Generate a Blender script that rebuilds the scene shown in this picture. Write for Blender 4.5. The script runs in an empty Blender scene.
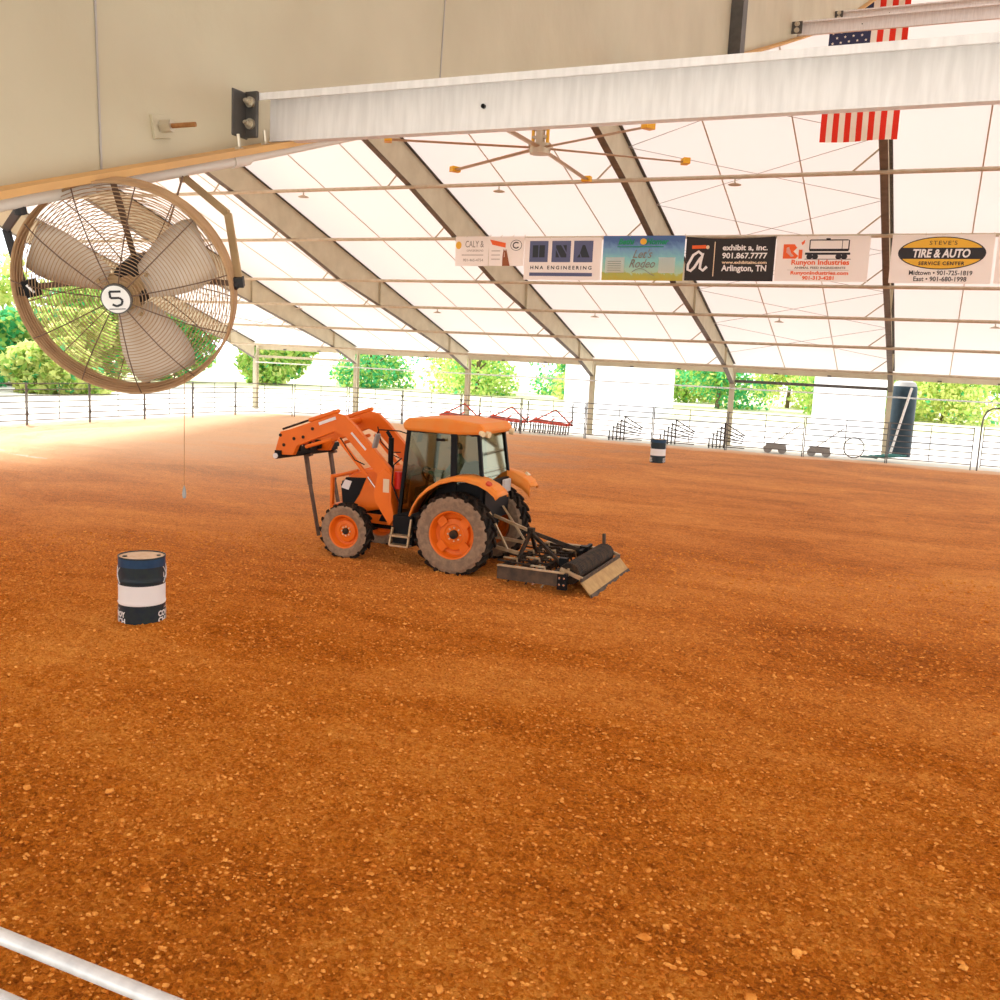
import bpy, math, random
import numpy as np
from mathutils import Vector, Matrix
PI=math.pi
R_=math.radians
rnd=random.Random(7)
SC=bpy.context.scene
C=SC.collection
# ------------------------------------------------------------------ camera, world, sun, exposure
H=3.3551
cam=bpy.data.cameras.new('camera'); camo=bpy.data.objects.new('camera',cam); C.objects.link(camo)
cr=Vector((0.91130697,0.40895194,0.04772748)); cu=Vector((-0.10233369,0.11269329,0.98834611)); cf=Vector((-0.39880749,0.90557084,-0.14454774))
camo.matrix_world=Matrix(((cr.x,cu.x,-cf.x,0),(cr.y,cu.y,-cf.y,0),(cr.z,cu.z,-cf.z,H),(0,0,0,1)))
cam.sensor_width=36; cam.lens=34.574; cam.clip_start=.05; cam.clip_end=600
SC.camera=camo
SC.view_settings.view_transform='Standard'; SC.view_settings.look='None'; SC.view_settings.gamma=1
SC.view_settings.use_curve_mapping=False
SC.view_settings.exposure=0.25
w=bpy.data.worlds.new('World'); SC.world=w; w.use_nodes=True
bg=w.node_tree.nodes['Background']; bg.inputs[0].default_value=(.93,.97,1,1); bg.inputs[1].default_value=2.5
sun=bpy.data.lights.new('sun','SUN'); sun.energy=6.6; sun.angle=R_(12); sun.color=(1,.965,.92)
suno=bpy.data.objects.new('sun',sun); C.objects.link(suno)
suno.rotation_euler=Vector((-0.75,0.13,0.64)).to_track_quat('Z','Y').to_euler(); suno.location=(-30,20,40)

# ------------------------------------------------------------------ materials
def mat(name,col,rough=.6,metal=0,col2=None,scale=4,bump=0,bscale=None,spec=.3,stretch=None,detail=4,lo=.35,hi=.65,trans=0):
    m=bpy.data.materials.new(name); m.use_nodes=True; nt=m.node_tree; b=nt.nodes['Principled BSDF']
    b.inputs['Base Color'].default_value=(*col,1); b.inputs['Roughness'].default_value=rough
    b.inputs['Metallic'].default_value=metal; b.inputs['Specular IOR Level'].default_value=spec
    if col2 or bump:
        tc=nt.nodes.new('ShaderNodeTexCoord'); mp=nt.nodes.new('ShaderNodeMapping'); nt.links.new(tc.outputs['Object'],mp.inputs[0])
        if stretch: mp.inputs['Scale'].default_value=stretch
    if col2:
        n=nt.nodes.new('ShaderNodeTexNoise'); n.inputs['Scale'].default_value=scale; n.inputs['Detail'].default_value=detail
        r=nt.nodes.new('ShaderNodeValToRGB'); r.color_ramp.elements[0].position=lo; r.color_ramp.elements[1].position=hi
        r.color_ramp.elements[0].color=(*col,1); r.color_ramp.elements[1].color=(*col2,1)
        nt.links.new(mp.outputs[0],n.inputs['Vector']); nt.links.new(n.outputs[0],r.inputs[0]); nt.links.new(r.outputs[0],b.inputs['Base Color'])
    if bump:
        n2=nt.nodes.new('ShaderNodeTexNoise'); n2.inputs['Scale'].default_value=bscale or scale*3; n2.inputs['Detail'].default_value=5
        bp=nt.nodes.new('ShaderNodeBump'); bp.inputs['Strength'].default_value=bump; bp.inputs['Distance'].default_value=.02
        nt.links.new(mp.outputs[0],n2.inputs['Vector']); nt.links.new(n2.outputs[0],bp.inputs['Height']); nt.links.new(bp.outputs[0],b.inputs['Normal'])
    return m
def fabric_mat(name,dcol,tcol,fac):
    m=bpy.data.materials.new(name); m.use_nodes=True; nt=m.node_tree; nt.nodes.remove(nt.nodes['Principled BSDF'])
    d=nt.nodes.new('ShaderNodeBsdfDiffuse'); t=nt.nodes.new('ShaderNodeBsdfTranslucent'); x=nt.nodes.new('ShaderNodeMixShader')
    d.inputs[0].default_value=(*dcol,1); t.inputs[0].default_value=(*tcol,1); x.inputs[0].default_value=fac
    nt.links.new(d.outputs[0],x.inputs[1]); nt.links.new(t.outputs[0],x.inputs[2]); nt.links.new(x.outputs[0],nt.nodes['Material Output'].inputs[0])
    return m
M={}
M['fabric']=fabric_mat('roof fabric',(.86,.82,.78),(.83,.765,.735),.20)
M['steel']=mat('frame steel',(.60,.545,.40),.55,.05,(.52,.465,.33),1.6,.15,9)
M['galv']=mat('galvanised steel',(.60,.60,.60),.42,.35,(.74,.74,.73),7,.05,30,stretch=(3,3,.5))
M['beam']=mat('galvanised purlin',(.80,.775,.765),.5,0,(.90,.875,.865),14,.05,40,stretch=(5,5,.6))
M['tube']=mat('tube steel',(.56,.48,.36),.5,.2,(.48,.40,.28),6)
M['fence']=mat('panel pipe',(.13,.12,.115),.6,0,(.18,.17,.16),5,spec=.1)
M['seam']=mat('roof seam',(.55,.46,.34),.8)
M['cable']=mat('cable',(.45,.42,.4),.5,.3)
M['clip']=mat('dark clip plate',(.09,.085,.08),.5,.5,(.14,.13,.12),9)
M['bolt']=mat('bolt zinc',(.62,.56,.45),.35,.7)
M['rust']=mat('rusty rod',(.30,.12,.04),.8,.2,(.42,.22,.08),60)
M['dust']=mat('dusty flange',(.72,.42,.16),.85,0,(.60,.36,.16),5)  # orange tone, near inner flanges only
M['flange']=mat('flange steel',(.18,.15,.12),.6,.1,(.13,.11,.09),5)
M['pipe']=mat('conduit pipe',(.80,.78,.72),.4,.0)
M['orange']=mat('orange paint',(.86,.185,.010),.42,0,(.78,.16,.010),3,spec=.3)
M['orange_roof']=mat('dusty orange paint',(.86,.25,.028),.5,0,(.82,.29,.05),5)
M['black']=mat('black paint',(.007,.007,.008),.5,spec=.15)
M['rubber']=mat('tyre rubber',(.012,.011,.011),.9,0,(.045,.03,.02),7,.3,30,spec=.1)
M['dustrubber']=mat('dusty sidewall',(.34,.23,.145),.9,0,(.22,.15,.10),14,.3,40)
M['darkmetal']=mat('dirty dark metal',(.018,.016,.014),.7,.1,(.07,.042,.024),12,spec=.15)
M['plate']=mat('weathered plate',(.06,.045,.035),.7,.1,(.12,.08,.05),8)
M['rodmetal']=mat('worn steel edge',(.55,.42,.27),.45,.4,(.45,.30,.15),10)
M['tan']=mat('tan board',(.52,.33,.13),.75,0,(.42,.25,.10),9,.2)
M['forkmetal']=mat('fork steel',(.16,.10,.07),.6,.3,(.10,.06,.04),8)
M['white']=mat('white paint',(.82,.80,.78),.5)
M['cream']=mat('decal cream',(.80,.62,.42),.6)
M['lamp']=mat('work lamp lens',(.85,.72,.45),.2)
M['red']=mat('red plastic',(.65,.02,.01),.35)
M['chrome']=mat('piston rod',(.75,.72,.68),.2,.9)
M['dkblue']=mat('barrel navy',(.012,.022,.035),.4,0,(.02,.035,.035),10,.1)
M['blue']=mat('barrel blue',(.01,.045,.11),.4,0,(.015,.06,.13),10)
M['barreltop']=mat('barrel lid dust',(.62,.42,.26),.7,0,(.7,.52,.36),12)
M['fan']=mat('fan cage',(.50,.31,.16),.6,.2,(.40,.24,.12),20)
M['fanwire']=mat('fan wire',(.46,.30,.17),.5,.3)
M['spoke']=mat('fan spoke wire',(.16,.10,.07),.5,.3)
M['blade']=mat('fan blade',(.66,.58,.50),.5,.2,(.58,.47,.36),9)
M['bracket']=mat('fan bracket',(.48,.33,.17),.6,.2,(.36,.24,.12),9)
M['darkbracket']=mat('dark bracket',(.03,.03,.033),.5,.2)
M['yellow']=mat('yellow plastic',(.80,.42,.03),.5)
M['alu']=mat('fan aluminium',(.50,.42,.31),.4,.4)
M['paper']=fabric_mat('banner white',(.92,.89,.86),(.97,.93,.90),.62)
M['ink']=mat('banner ink',(.03,.03,.035),.6)
M['grey_ink']=mat('banner grey ink',(.25,.23,.20),.6)
M['hna']=mat('banner slate blue',(.11,.13,.24),.7)
M['slate_dark']=mat('banner slate dark',(.035,.045,.055),.7)
M['orange_ink']=mat('banner orange ink',(.80,.13,.03),.6)
M['green_ink']=mat('banner green ink',(.02,.30,.14),.6)
M['gold']=mat('banner gold',(.80,.46,.05),.6)
M['black_banner']=mat('banner black',(.028,.025,.024),.6)
M['horse']=mat('banner brown',(.30,.10,.04),.7)
M['flag_red']=mat('flag red',(.72,.03,.012),.8)
M['flag_white']=mat('flag white',(.86,.78,.66),.8)
M['flag_blue']=mat('flag blue',(.035,.04,.09),.8)
M['bark']=mat('bark',(.16,.11,.07),.9)
for i,(a,b) in enumerate([((.32,.52,.12),(.50,.68,.18)),((.58,.64,.22),(.78,.78,.30)),((.07,.40,.15),(.16,.56,.25))]):
    m=fabric_mat('leaf %d'%i,a,b,.5); M['leaf%d'%i]=m
M['tank']=mat('tank blue grey',(.014,.026,.036),.45,0,(.022,.038,.05),3,spec=.2)
M['teal']=mat('hose teal',(.05,.22,.20),.5)
M['paleyellow']=mat('grass pale',(.50,.50,.27),.9,0,(.62,.58,.42),.12)
M['shed']=mat('white shed wall',(.85,.85,.85),.7)
M['pastel_red']=mat('faded red paint',(.60,.07,.03),.6)
M['hair']=mat('cap dark',(.02,.03,.02),.8)
M['skin']=mat('skin',(.45,.25,.16),.6)
M['shirt']=mat('green shirt',(.03,.10,.05),.8)
M['jeans']=mat('dark trousers',(.03,.035,.05),.8)
M['seat']=mat('seat vinyl',(.03,.03,.03),.6)
M['pad']=mat('grey plastic',(.30,.28,.26),.6)
# cab glass
m=bpy.data.materials.new('cab glass'); m.use_nodes=True; nt=m.node_tree; nt.nodes.remove(nt.nodes['Principled BSDF'])
g=nt.nodes.new('ShaderNodeBsdfGlossy'); g.inputs['Roughness'].default_value=.03; g.inputs[0].default_value=(.46,.46,.34,1)
t=nt.nodes.new('ShaderNodeBsdfTransparent'); t.inputs[0].default_value=(.42,.44,.34,1); x=nt.nodes.new('ShaderNodeMixShader')
lw=nt.nodes.new('ShaderNodeLayerWeight'); lw.inputs[0].default_value=.35
mr=nt.nodes.new('ShaderNodeMapRange'); mr.inputs[3].default_value=.09; mr.inputs[4].default_value=.42
nt.links.new(lw.outputs['Fresnel'],mr.inputs[0]); nt.links.new(mr.outputs[0],x.inputs[0])
nt.links.new(t.outputs[0],x.inputs[1]); nt.links.new(g.outputs[0],x.inputs[2]); nt.links.new(x.outputs[0],nt.nodes['Material Output'].inputs[0]); M['glass']=m
# dirt
def dirt_mat(name,cols):
    m=bpy.data.materials.new(name); m.use_nodes=True; nt=m.node_tree; b=nt.nodes['Principled BSDF']; L=nt.links.new
    b.inputs['Roughness'].default_value=.95; b.inputs['Specular IOR Level'].default_value=.05
    tc=nt.nodes.new('ShaderNodeTexCoord')
    def noise(scale,detail,stretch=(1,1,1),rough=.6,dist=0):
        mp=nt.nodes.new('ShaderNodeMapping'); mp.inputs['Scale'].default_value=stretch; L(tc.outputs['Object'],mp.inputs[0])
        n=nt.nodes.new('ShaderNodeTexNoise'); n.inputs['Scale'].default_value=scale; n.inputs['Detail'].default_value=detail; n.inputs['Roughness'].default_value=rough
        n.inputs['Distortion'].default_value=dist; L(mp.outputs[0],n.inputs['Vector']); return n.outputs[0]
    big=noise(.45,5,(.45,1,1),.6,.6); fine=noise(32,8,(1,1,1),.82); mid=noise(5,6,(.5,1,1),.7)
    def math_(op,a,b_):
        n=nt.nodes.new('ShaderNodeMath'); n.operation=op
        for i,v in enumerate((a,b_)):
            if isinstance(v,(int,float)): n.inputs[i].default_value=v
            else: L(v,n.inputs[i])
        return n.outputs[0]
    def vor(scale):
        v=nt.nodes.new('ShaderNodeTexVoronoi'); v.inputs['Scale'].default_value=scale; L(tc.outputs['Object'],v.inputs['Vector']); sp_=nt.nodes.new('ShaderNodeSeparateXYZ'); L(v.outputs['Color'],sp_.inputs[0]); return v.outputs['Distance'],sp_.outputs[0]
    vd1,vc1=vor(42); vd2,vc2=vor(15)
    s=math_('ADD',math_('MULTIPLY',big,.36),math_('ADD',math_('MULTIPLY',mid,.20),math_('MULTIPLY',fine,.44)))
    s=math_('ADD',s,math_('ADD',math_('MULTIPLY',math_('SUBTRACT',vc1,.5),.13),math_('MULTIPLY',math_('SUBTRACT',vc2,.5),.03)))
    r=nt.nodes.new('ShaderNodeValToRGB'); e=r.color_ramp.elements
    e[0].position=.36; e[0].color=(*cols[0],1); e[1].position=.66; e[1].color=(*cols[2],1); k=e.new(.5); k.color=(*cols[1],1)
    L(s,r.inputs[0])
    sp=nt.nodes.new('ShaderNodeSeparateXYZ'); L(tc.outputs['Object'],sp.inputs[0])
    def mrange(v,a,b_):
        n=nt.nodes.new('ShaderNodeMapRange'); n.inputs[1].default_value=a; n.inputs[2].default_value=b_; L(v,n.inputs[0]); return n.outputs[0]
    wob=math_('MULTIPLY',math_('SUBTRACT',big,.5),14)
    d1=math_('MULTIPLY',mrange(math_('ADD',sp.outputs['X'],wob),-5,-24),mrange(math_('ADD',sp.outputs['Y'],wob),8,23))  # light bleed painted into the dirt colour toward the open left end
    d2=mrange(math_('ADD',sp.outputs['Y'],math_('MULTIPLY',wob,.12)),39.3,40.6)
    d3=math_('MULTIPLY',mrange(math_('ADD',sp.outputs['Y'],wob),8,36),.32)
    dry_and_bleed=math_('MULTIPLY',math_('MAXIMUM',math_('MAXIMUM',d1,d2),d3),.80)  # painted light bleed at left, dry strip by the fence, paler far side
    mx=nt.nodes.new('ShaderNodeMix'); mx.data_type='RGBA'; L(dry_and_bleed,mx.inputs[0]); L(r.outputs[0],mx.inputs[6]); mx.inputs[7].default_value=(.92,.66,.45,1)
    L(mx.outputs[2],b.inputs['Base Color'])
    bp=nt.nodes.new('ShaderNodeBump'); bp.inputs['Strength'].default_value=.9; bp.inputs['Distance'].default_value=.03
    L(math_('SUBTRACT',math_('ADD',fine,math_('MULTIPLY',mid,.8)),math_('ADD',vd1,math_('MULTIPLY',vd2,.5))),bp.inputs['Height']); L(bp.outputs[0],b.inputs['Normal'])
    return m
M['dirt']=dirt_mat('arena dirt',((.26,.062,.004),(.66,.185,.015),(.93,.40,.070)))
M['clod']=mat('dirt clod',(.56,.16,.016),.95,0,(.90,.40,.09),9,.3,30,spec=.05)
M['gravel']=mat('outside ground',(.64,.60,.56),.95,0,(.60,.56,.47),.09,0,spec=.05,lo=.42,hi=.62)
def sky_banner():
    m=bpy.data.materials.new('banner meadow print'); m.use_nodes=True; nt=m.node_tree; b=nt.nodes['Principled BSDF']; L=nt.links.new
    tc=nt.nodes.new('ShaderNodeTexCoord'); sp=nt.nodes.new('ShaderNodeSeparateXYZ'); L(tc.outputs['Generated'],sp.inputs[0])
    n=nt.nodes.new('ShaderNodeTexNoise'); n.inputs['Scale'].default_value=9; L(tc.outputs['Generated'],n.inputs['Vector'])
    a=nt.nodes.new('ShaderNodeMath'); a.operation='MULTIPLY_ADD'; a.inputs[1].default_value=.22; L(n.outputs[0],a.inputs[0]); L(sp.outputs['Z'],a.inputs[2])
    r=nt.nodes.new('ShaderNodeValToRGB'); e=r.color_ramp.elements; e[0].position=.10; e[0].color=(.50,.42,.05,1); e[1].position=1.05; e[1].color=(.07,.15,.36,1)
    for p,c in((.26,(.42,.45,.10)),(.30,(.42,.62,.45)),(.55,(.25,.60,.58)),(.85,(.16,.32,.55))):
        k=e.new(p); k.color=(*c,1)
    L(a.outputs[0],r.inputs[0]); L(r.outputs[0],b.inputs['Base Color']); b.inputs['Roughness'].default_value=.7; return m
M['meadow']=sky_banner()

# ------------------------------------------------------------------ mesh builder
class MB:
    def __init__(s): s.v=[]; s.f=[]; s.m=[]
    def add(s,vs,fs,mi=0):
        o=len(s.v); s.v+= [tuple(p) for p in vs]; s.f+=[tuple(i+o for i in f) for f in fs]; s.m+=[mi]*len(fs); return s
    def box(s,c,sz,rot=None,mi=0):
        vs=[]
        for dx in(-.5,.5):
            for dy in(-.5,.5):
                for dz in(-.5,.5):
                    p=Vector((dx*sz[0],dy*sz[1],dz*sz[2]))
                    if rot is not None: p=rot@p
                    vs.append(p+Vector(c))
        return s.add(vs,[(0,1,3,2),(4,6,7,5),(0,4,5,1),(2,3,7,6),(0,2,6,4),(1,5,7,3)],mi)
    def bar(s,a,b,wd,ht,up=(0,0,1),mi=0):
        a=Vector(a);b=Vector(b);d=b-a;L=d.length;d.normalize();u=Vector(up)
        if abs(d.dot(u))>.98: u=Vector((1,0,0))
        x=d.cross(u).normalized(); z=x.cross(d)
        return s.box((a+b)/2,(wd,L,ht),Matrix((x,d,z)).transposed(),mi)
    def tube(s,pts,r,n=8,closed=False,mi=0,cap=True):
        pts=[Vector(p) for p in pts]; N=len(pts); rs=r if isinstance(r,(list,tuple)) else [r]*N
        base=len(s.v); prev=None; vs=[]
        for i,p in enumerate(pts):
            if closed: d=pts[(i+1)%N]-pts[i-1]
            else: d=pts[min(i+1,N-1)]-pts[max(i-1,0)]
            d.normalize()
            if prev is None:
                u=Vector((0,0,1)) if abs(d.z)<.9 else Vector((1,0,0)); x=d.cross(u).normalized()
            else: x=(prev-d*prev.dot(d)).normalized()
            prev=x; y=d.cross(x)
            for k in range(n):
                a=2*PI*k/n; vs.append(p+x*(math.cos(a)*rs[i])+y*(math.sin(a)*rs[i]))
        fs=[]
        for i in range(N if closed else N-1):
            j=(i+1)%N
            for k in range(n): fs.append((i*n+k,i*n+(k+1)%n,j*n+(k+1)%n,j*n+k))
        if not closed and cap: fs.append(tuple(range(n))[::-1]); fs.append(tuple((N-1)*n+k for k in range(n)))
        return s.add(vs,fs,mi)
    def cyl(s,a,b,r,r2=None,n=20,mi=0): return s.tube([a,b],[r,r if r2 is None else r2],n,mi=mi)
    def lathe(s,prof,org,axis,n=32,mi=0,ref=None):
        # prof: list of (radius, height along axis)
        ax=Vector(axis).normalized(); u=Vector(ref) if ref else (Vector((0,0,1)) if abs(ax.z)<.9 else Vector((1,0,0)))
        x=ax.cross(u).normalized(); y=ax.cross(x); o=Vector(org); vs=[];fs=[]
        for r,h in prof:
            for k in range(n):
                a=2*PI*k/n; vs.append(o+ax*h+x*(r*math.cos(a))+y*(r*math.sin(a)))
        for i in range(len(prof)-1):
            for k in range(n): fs.append((i*n+k,(i+1)*n+k,(i+1)*n+(k+1)%n,i*n+(k+1)%n))
        return s.add(vs,fs,mi)
    def prism(s,poly,f,a,b,mi=0):
        # poly of 2D pts; f(u,v,t)->3D
        n=len(poly); vs=[f(u,v,a) for u,v in poly]+[f(u,v,b) for u,v in poly]
        fs=[tuple(range(n))[::-1],tuple(range(n,2*n))]+[(i,(i+1)%n,n+(i+1)%n,n+i) for i in range(n)]
        return s.add(vs,fs,mi)
    def build(s,name,mats,parent=None,smooth=False,bevel=0,loc=None,label=None):
        me=bpy.data.meshes.new(name); me.from_pydata(s.v,[],s.f)
        if not isinstance(mats,(list,tuple)): mats=[mats]
        for q in mats: me.materials.append(q)
        me.polygons.foreach_set('material_index',s.m)
        if smooth: me.polygons.foreach_set('use_smooth',[True]*len(s.f))
        me.update()
        o=bpy.data.objects.new(name,me); C.objects.link(o)
        if parent is not None: o.parent=parent
        if loc: o.location=loc
        if smooth:
            es=o.modifiers.new('es','EDGE_SPLIT'); es.split_angle=R_(38)
        if bevel:
            bv=o.modifiers.new('bv','BEVEL'); bv.width=bevel; bv.segments=2; bv.limit_method='ANGLE'; bv.angle_limit=R_(40)
        if label: o['label']=label
        return o
def tag(o,label=None,cat=None,group=None,kind=None):
    if label: o['label']=label
    if cat: o['category']=cat
    if group: o['group']=group
    if kind: o['kind']=kind
    return o
def empty(name,loc=(0,0,0),rz=0,rot=None):
    o=bpy.data.objects.new(name,None); C.objects.link(o); o.location=loc
    o.rotation_euler=rot if rot else (0,0,rz); o.empty_display_size=.2; return o
KIDS={}
def kids(o): return [c for c in bpy.data.objects if c.parent is o]
def copy_tree(o,parent=None):
    c=o.copy(); C.objects.link(c); c.parent=parent
    for ch in kids(o): copy_tree(ch,c)
    return c
def text_mesh(txt,size,bold=0,shear=0,space=1.0,align='CENTER'):
    cu_=bpy.data.curves.new('t','FONT'); cu_.body=txt; cu_.size=size; cu_.offset=bold; cu_.shear=shear; cu_.space_character=space
    cu_.align_x=align; cu_.resolution_u=3
    o=bpy.data.objects.new('t',cu_); C.objects.link(o)
    dg=bpy.context.evaluated_depsgraph_get(); me=bpy.data.meshes.new_from_object(o.evaluated_get(dg))
    vs=[tuple(v.co) for v in me.vertices]; fs=[tuple(p.vertices) for p in me.polygons]
    bpy.data.objects.remove(o); bpy.data.curves.remove(cu_); bpy.data.meshes.remove(me)
    return vs,fs
def place_text(name,txt,size,cx,cy,f,material,parent,width=None,**kw):
    vs,fs=text_mesh(txt,size,**kw)
    if not vs: return None
    xs=[v[0] for v in vs]; ys=[v[1] for v in vs]; mx=(min(xs)+max(xs))/2; my=(min(ys)+max(ys))/2
    sx=width/(max(xs)-min(xs)) if width else 1
    b=MB(); b.add([f((x-mx)*sx+cx,(y-my)+cy) for x,y,z in vs],fs)
    return b.build(name,material,parent)

# ------------------------------------------------------------------ structure
X7=-1.638; S=6.6717
def XK(k): return X7-(7-k)*S
YR=20.3; ZR=3.62+.3186*(44.5-YR)
FARIN=[(44.22,2.78),(42.1,3.59),(38.75,4.5),(35.5,5.38),(32.45,6.18),(29.25,7.3),(26.1,8.4),(23.3,9.25),(YR,10.5)]
NEARIN=[(YR,10.5),(18.2,9.65),(13.66,7.82),(10.3,6.62),(7.6,5.68),(2.06,3.86),(1.3,3.62),(-2.2,2.45),(-3.6,2.2)]
# arena dirt
def vnoise(X,Y,sc,seed):
    r=np.random.RandomState(seed); T=r.rand(256,256)
    x=X*sc; y=Y*sc; xi=np.floor(x).astype(int); yi=np.floor(y).astype(int); fx=x-xi; fy=y-yi
    fx=fx*fx*(3-2*fx); fy=fy*fy*(3-2*fy)
    g=lambda a,b:T[a%256,b%256]
    return (g(xi,yi)*(1-fx)+g(xi+1,yi)*fx)*(1-fy)+(g(xi,yi+1)*(1-fx)+g(xi+1,yi+1)*fx)*fy-.5
def dz(X,Y):
    X=np.asarray(X,float); Y=np.asarray(Y,float)
    near=np.clip(1.25-Y/30,.35,1)
    z=.05*vnoise(X,Y,.35,1)+.035*vnoise(X*.6,Y,1.5,2)+.03*near*vnoise(X*.7,Y,5,3)
    f=np.abs(vnoise(X,Y,13,4)); z=z+near*(.055*np.clip(.3-f,0,1)*(vnoise(X,Y,2.3,8)+.5)+.024*vnoise(X,Y,24,5)+.016*near*vnoise(X,Y,55,6))
    r=np.hypot(X+23,(Y-27)*.9); band=np.exp(-((r-7.5)/2.6)**2)*(X<-12)
    z=z+band*.035*np.sin(r*2*PI/1.15)
    r2=np.hypot(X+13,Y-17.5); z=z+.014*np.sin(Y*2*PI/.62+.6*np.sin(X*.3))*(Y>15)*np.clip((Y-15)/5,0,1)
    return z
ys=[1.0]
while ys[-1]<41.4: ys.append(ys[-1]+.016+.0042*(ys[-1]-1))
ys=np.array(ys); xs=[]
for y_ in ys:
    a_=max(-31.9,-(2.5+1.42*y_)); b_=min(12.7,2.5+.32*y_)
    xs.append(np.interp(np.arange(1060),[0,70,1000,1059],[-32.2,a_,b_,13.0]))
XX=np.array(xs); YY=np.repeat(ys[:,None],XX.shape[1],1); ZZ=dz(XX,YY)
ny,nx=XX.shape; vv=np.stack([XX,YY,ZZ],-1).reshape(-1,3)
idx=np.arange(nx*ny).reshape(ny,nx)
q=np.stack([idx[:-1,:-1],idx[:-1,1:],idx[1:,1:],idx[1:,:-1]],-1).reshape(-1,4)
me=bpy.data.meshes.new('floor'); me.vertices.add(len(vv)); me.vertices.foreach_set('co',vv.ravel())
me.loops.add(q.size); me.loops.foreach_set('vertex_index',q.ravel().astype(np.int32)); me.polygons.add(len(q))
me.polygons.foreach_set('loop_start',np.arange(0,q.size,4,dtype=np.int32)); me.polygons.foreach_set('loop_total',np.full(len(q),4,dtype=np.int32))
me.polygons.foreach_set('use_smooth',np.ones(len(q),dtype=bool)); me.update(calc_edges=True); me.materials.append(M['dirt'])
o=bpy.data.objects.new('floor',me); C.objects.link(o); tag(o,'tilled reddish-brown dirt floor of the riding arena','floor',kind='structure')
del XX,YY,ZZ,vv,q
# outer ground
b=MB(); b.add([(-220,-40,-.06),(120,-40,-.06),(120,260,-.06),(-220,260,-.06)],[(0,1,2,3)])
tag(b.build('ground',M['gravel']),'pale sunlit gravel and grass ground outside the arena','ground',kind='structure')
b=MB(); b.add([(-140,62,-.045),(60,66,-.045),(60,240,-.045),(-140,240,-.045)],[(0,1,2,3)])
tag(b.build('meadow',M['paleyellow']),'pale yellow-green field beyond the arena','field',kind='structure')
# clods
ico=[]; t=(1+5**.5)/2
iv=[(-1,t,0),(1,t,0),(-1,-t,0),(1,-t,0),(0,-1,t),(0,1,t),(0,-1,-t),(0,1,-t),(t,0,-1),(t,0,1),(-t,0,-1),(-t,0,1)]
iff=[(0,11,5),(0,5,1),(0,1,7),(0,7,10),(0,10,11),(1,5,9),(5,11,4),(11,10,2),(10,7,6),(7,1,8),(3,9,4),(3,4,2),(3,2,6),(3,6,8),(3,8,9),(4,9,5),(2,4,11),(6,2,10),(8,6,7),(9,8,1)]
ivn=np.array(iv)/1.9; ifn=np.array(iff)
rs=np.random.RandomState(5); N=26000
d=3.0+15*rs.rand(N)**1.35; a=R_(1)*(-14+72*rs.rand(N)); cx=-d*np.sin(a); cy=d*np.cos(a)
sel=(cy>1.8)&(cx>-30)&(cy<40); cx=cx[sel];cy=cy[sel];N=len(cx)
sz=.004+.010*rs.rand(N)**3+.0005*np.hypot(cx,cy); big_=rs.rand(N)<.006; sz[big_]=.018+.018*rs.rand(big_.sum())
cz=dz(cx,cy)+sz*.25
V=(ivn[None]*(1+.5*(rs.rand(N,12,1)-.5)))*sz[:,None,None]*np.array([1.2,1,.75])*(1+.5*(rs.rand(N,1,3)-.5))+np.stack([cx,cy,cz],-1)[:,None]
F=(ifn[None]+12*np.arange(N)[:,None,None]).reshape(-1,3)
me=bpy.data.meshes.new('dirt_clods'); me.from_pydata(V.reshape(-1,3).tolist(),[],F.tolist()); me.materials.append(M['clod'])
o=bpy.data.objects.new('dirt_clods',me); C.objects.link(o); tag(o,'loose small clods of dirt scattered over the arena floor','dirt',kind='stuff')

# roof fabric
Xa,Xb=XK(2)-.15,XK(10)+.15
for nm,(y0,z0,y1,z1) in {'ceiling_far':(44.75,3.54,YR,ZR),'ceiling_near':(YR,ZR,-4.1,3.54)}.items():
    b=MB(); nxs=8
    for i in range(nxs):
        xa=Xa+(Xb-Xa)*i/nxs; xb=Xa+(Xb-Xa)*(i+1)/nxs
        b.add([(xa,y0,z0),(xb,y0,z0),(xb,y1,z1),(xa,y1,z1)],[(0,1,2,3)])
    o=b.build(nm,M['fabric']); tag(o,'white translucent fabric roof slope','roof',kind='structure')
    sb=MB()
    for k in range(2,10):
        for fr in (1/3,2/3):
            x=XK(k)+S*fr; sb.bar((x,y0,z0-.02),(x,y1,z1-.02),.035,.012)
    sb.build('seam',M['seam'],o)
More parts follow.
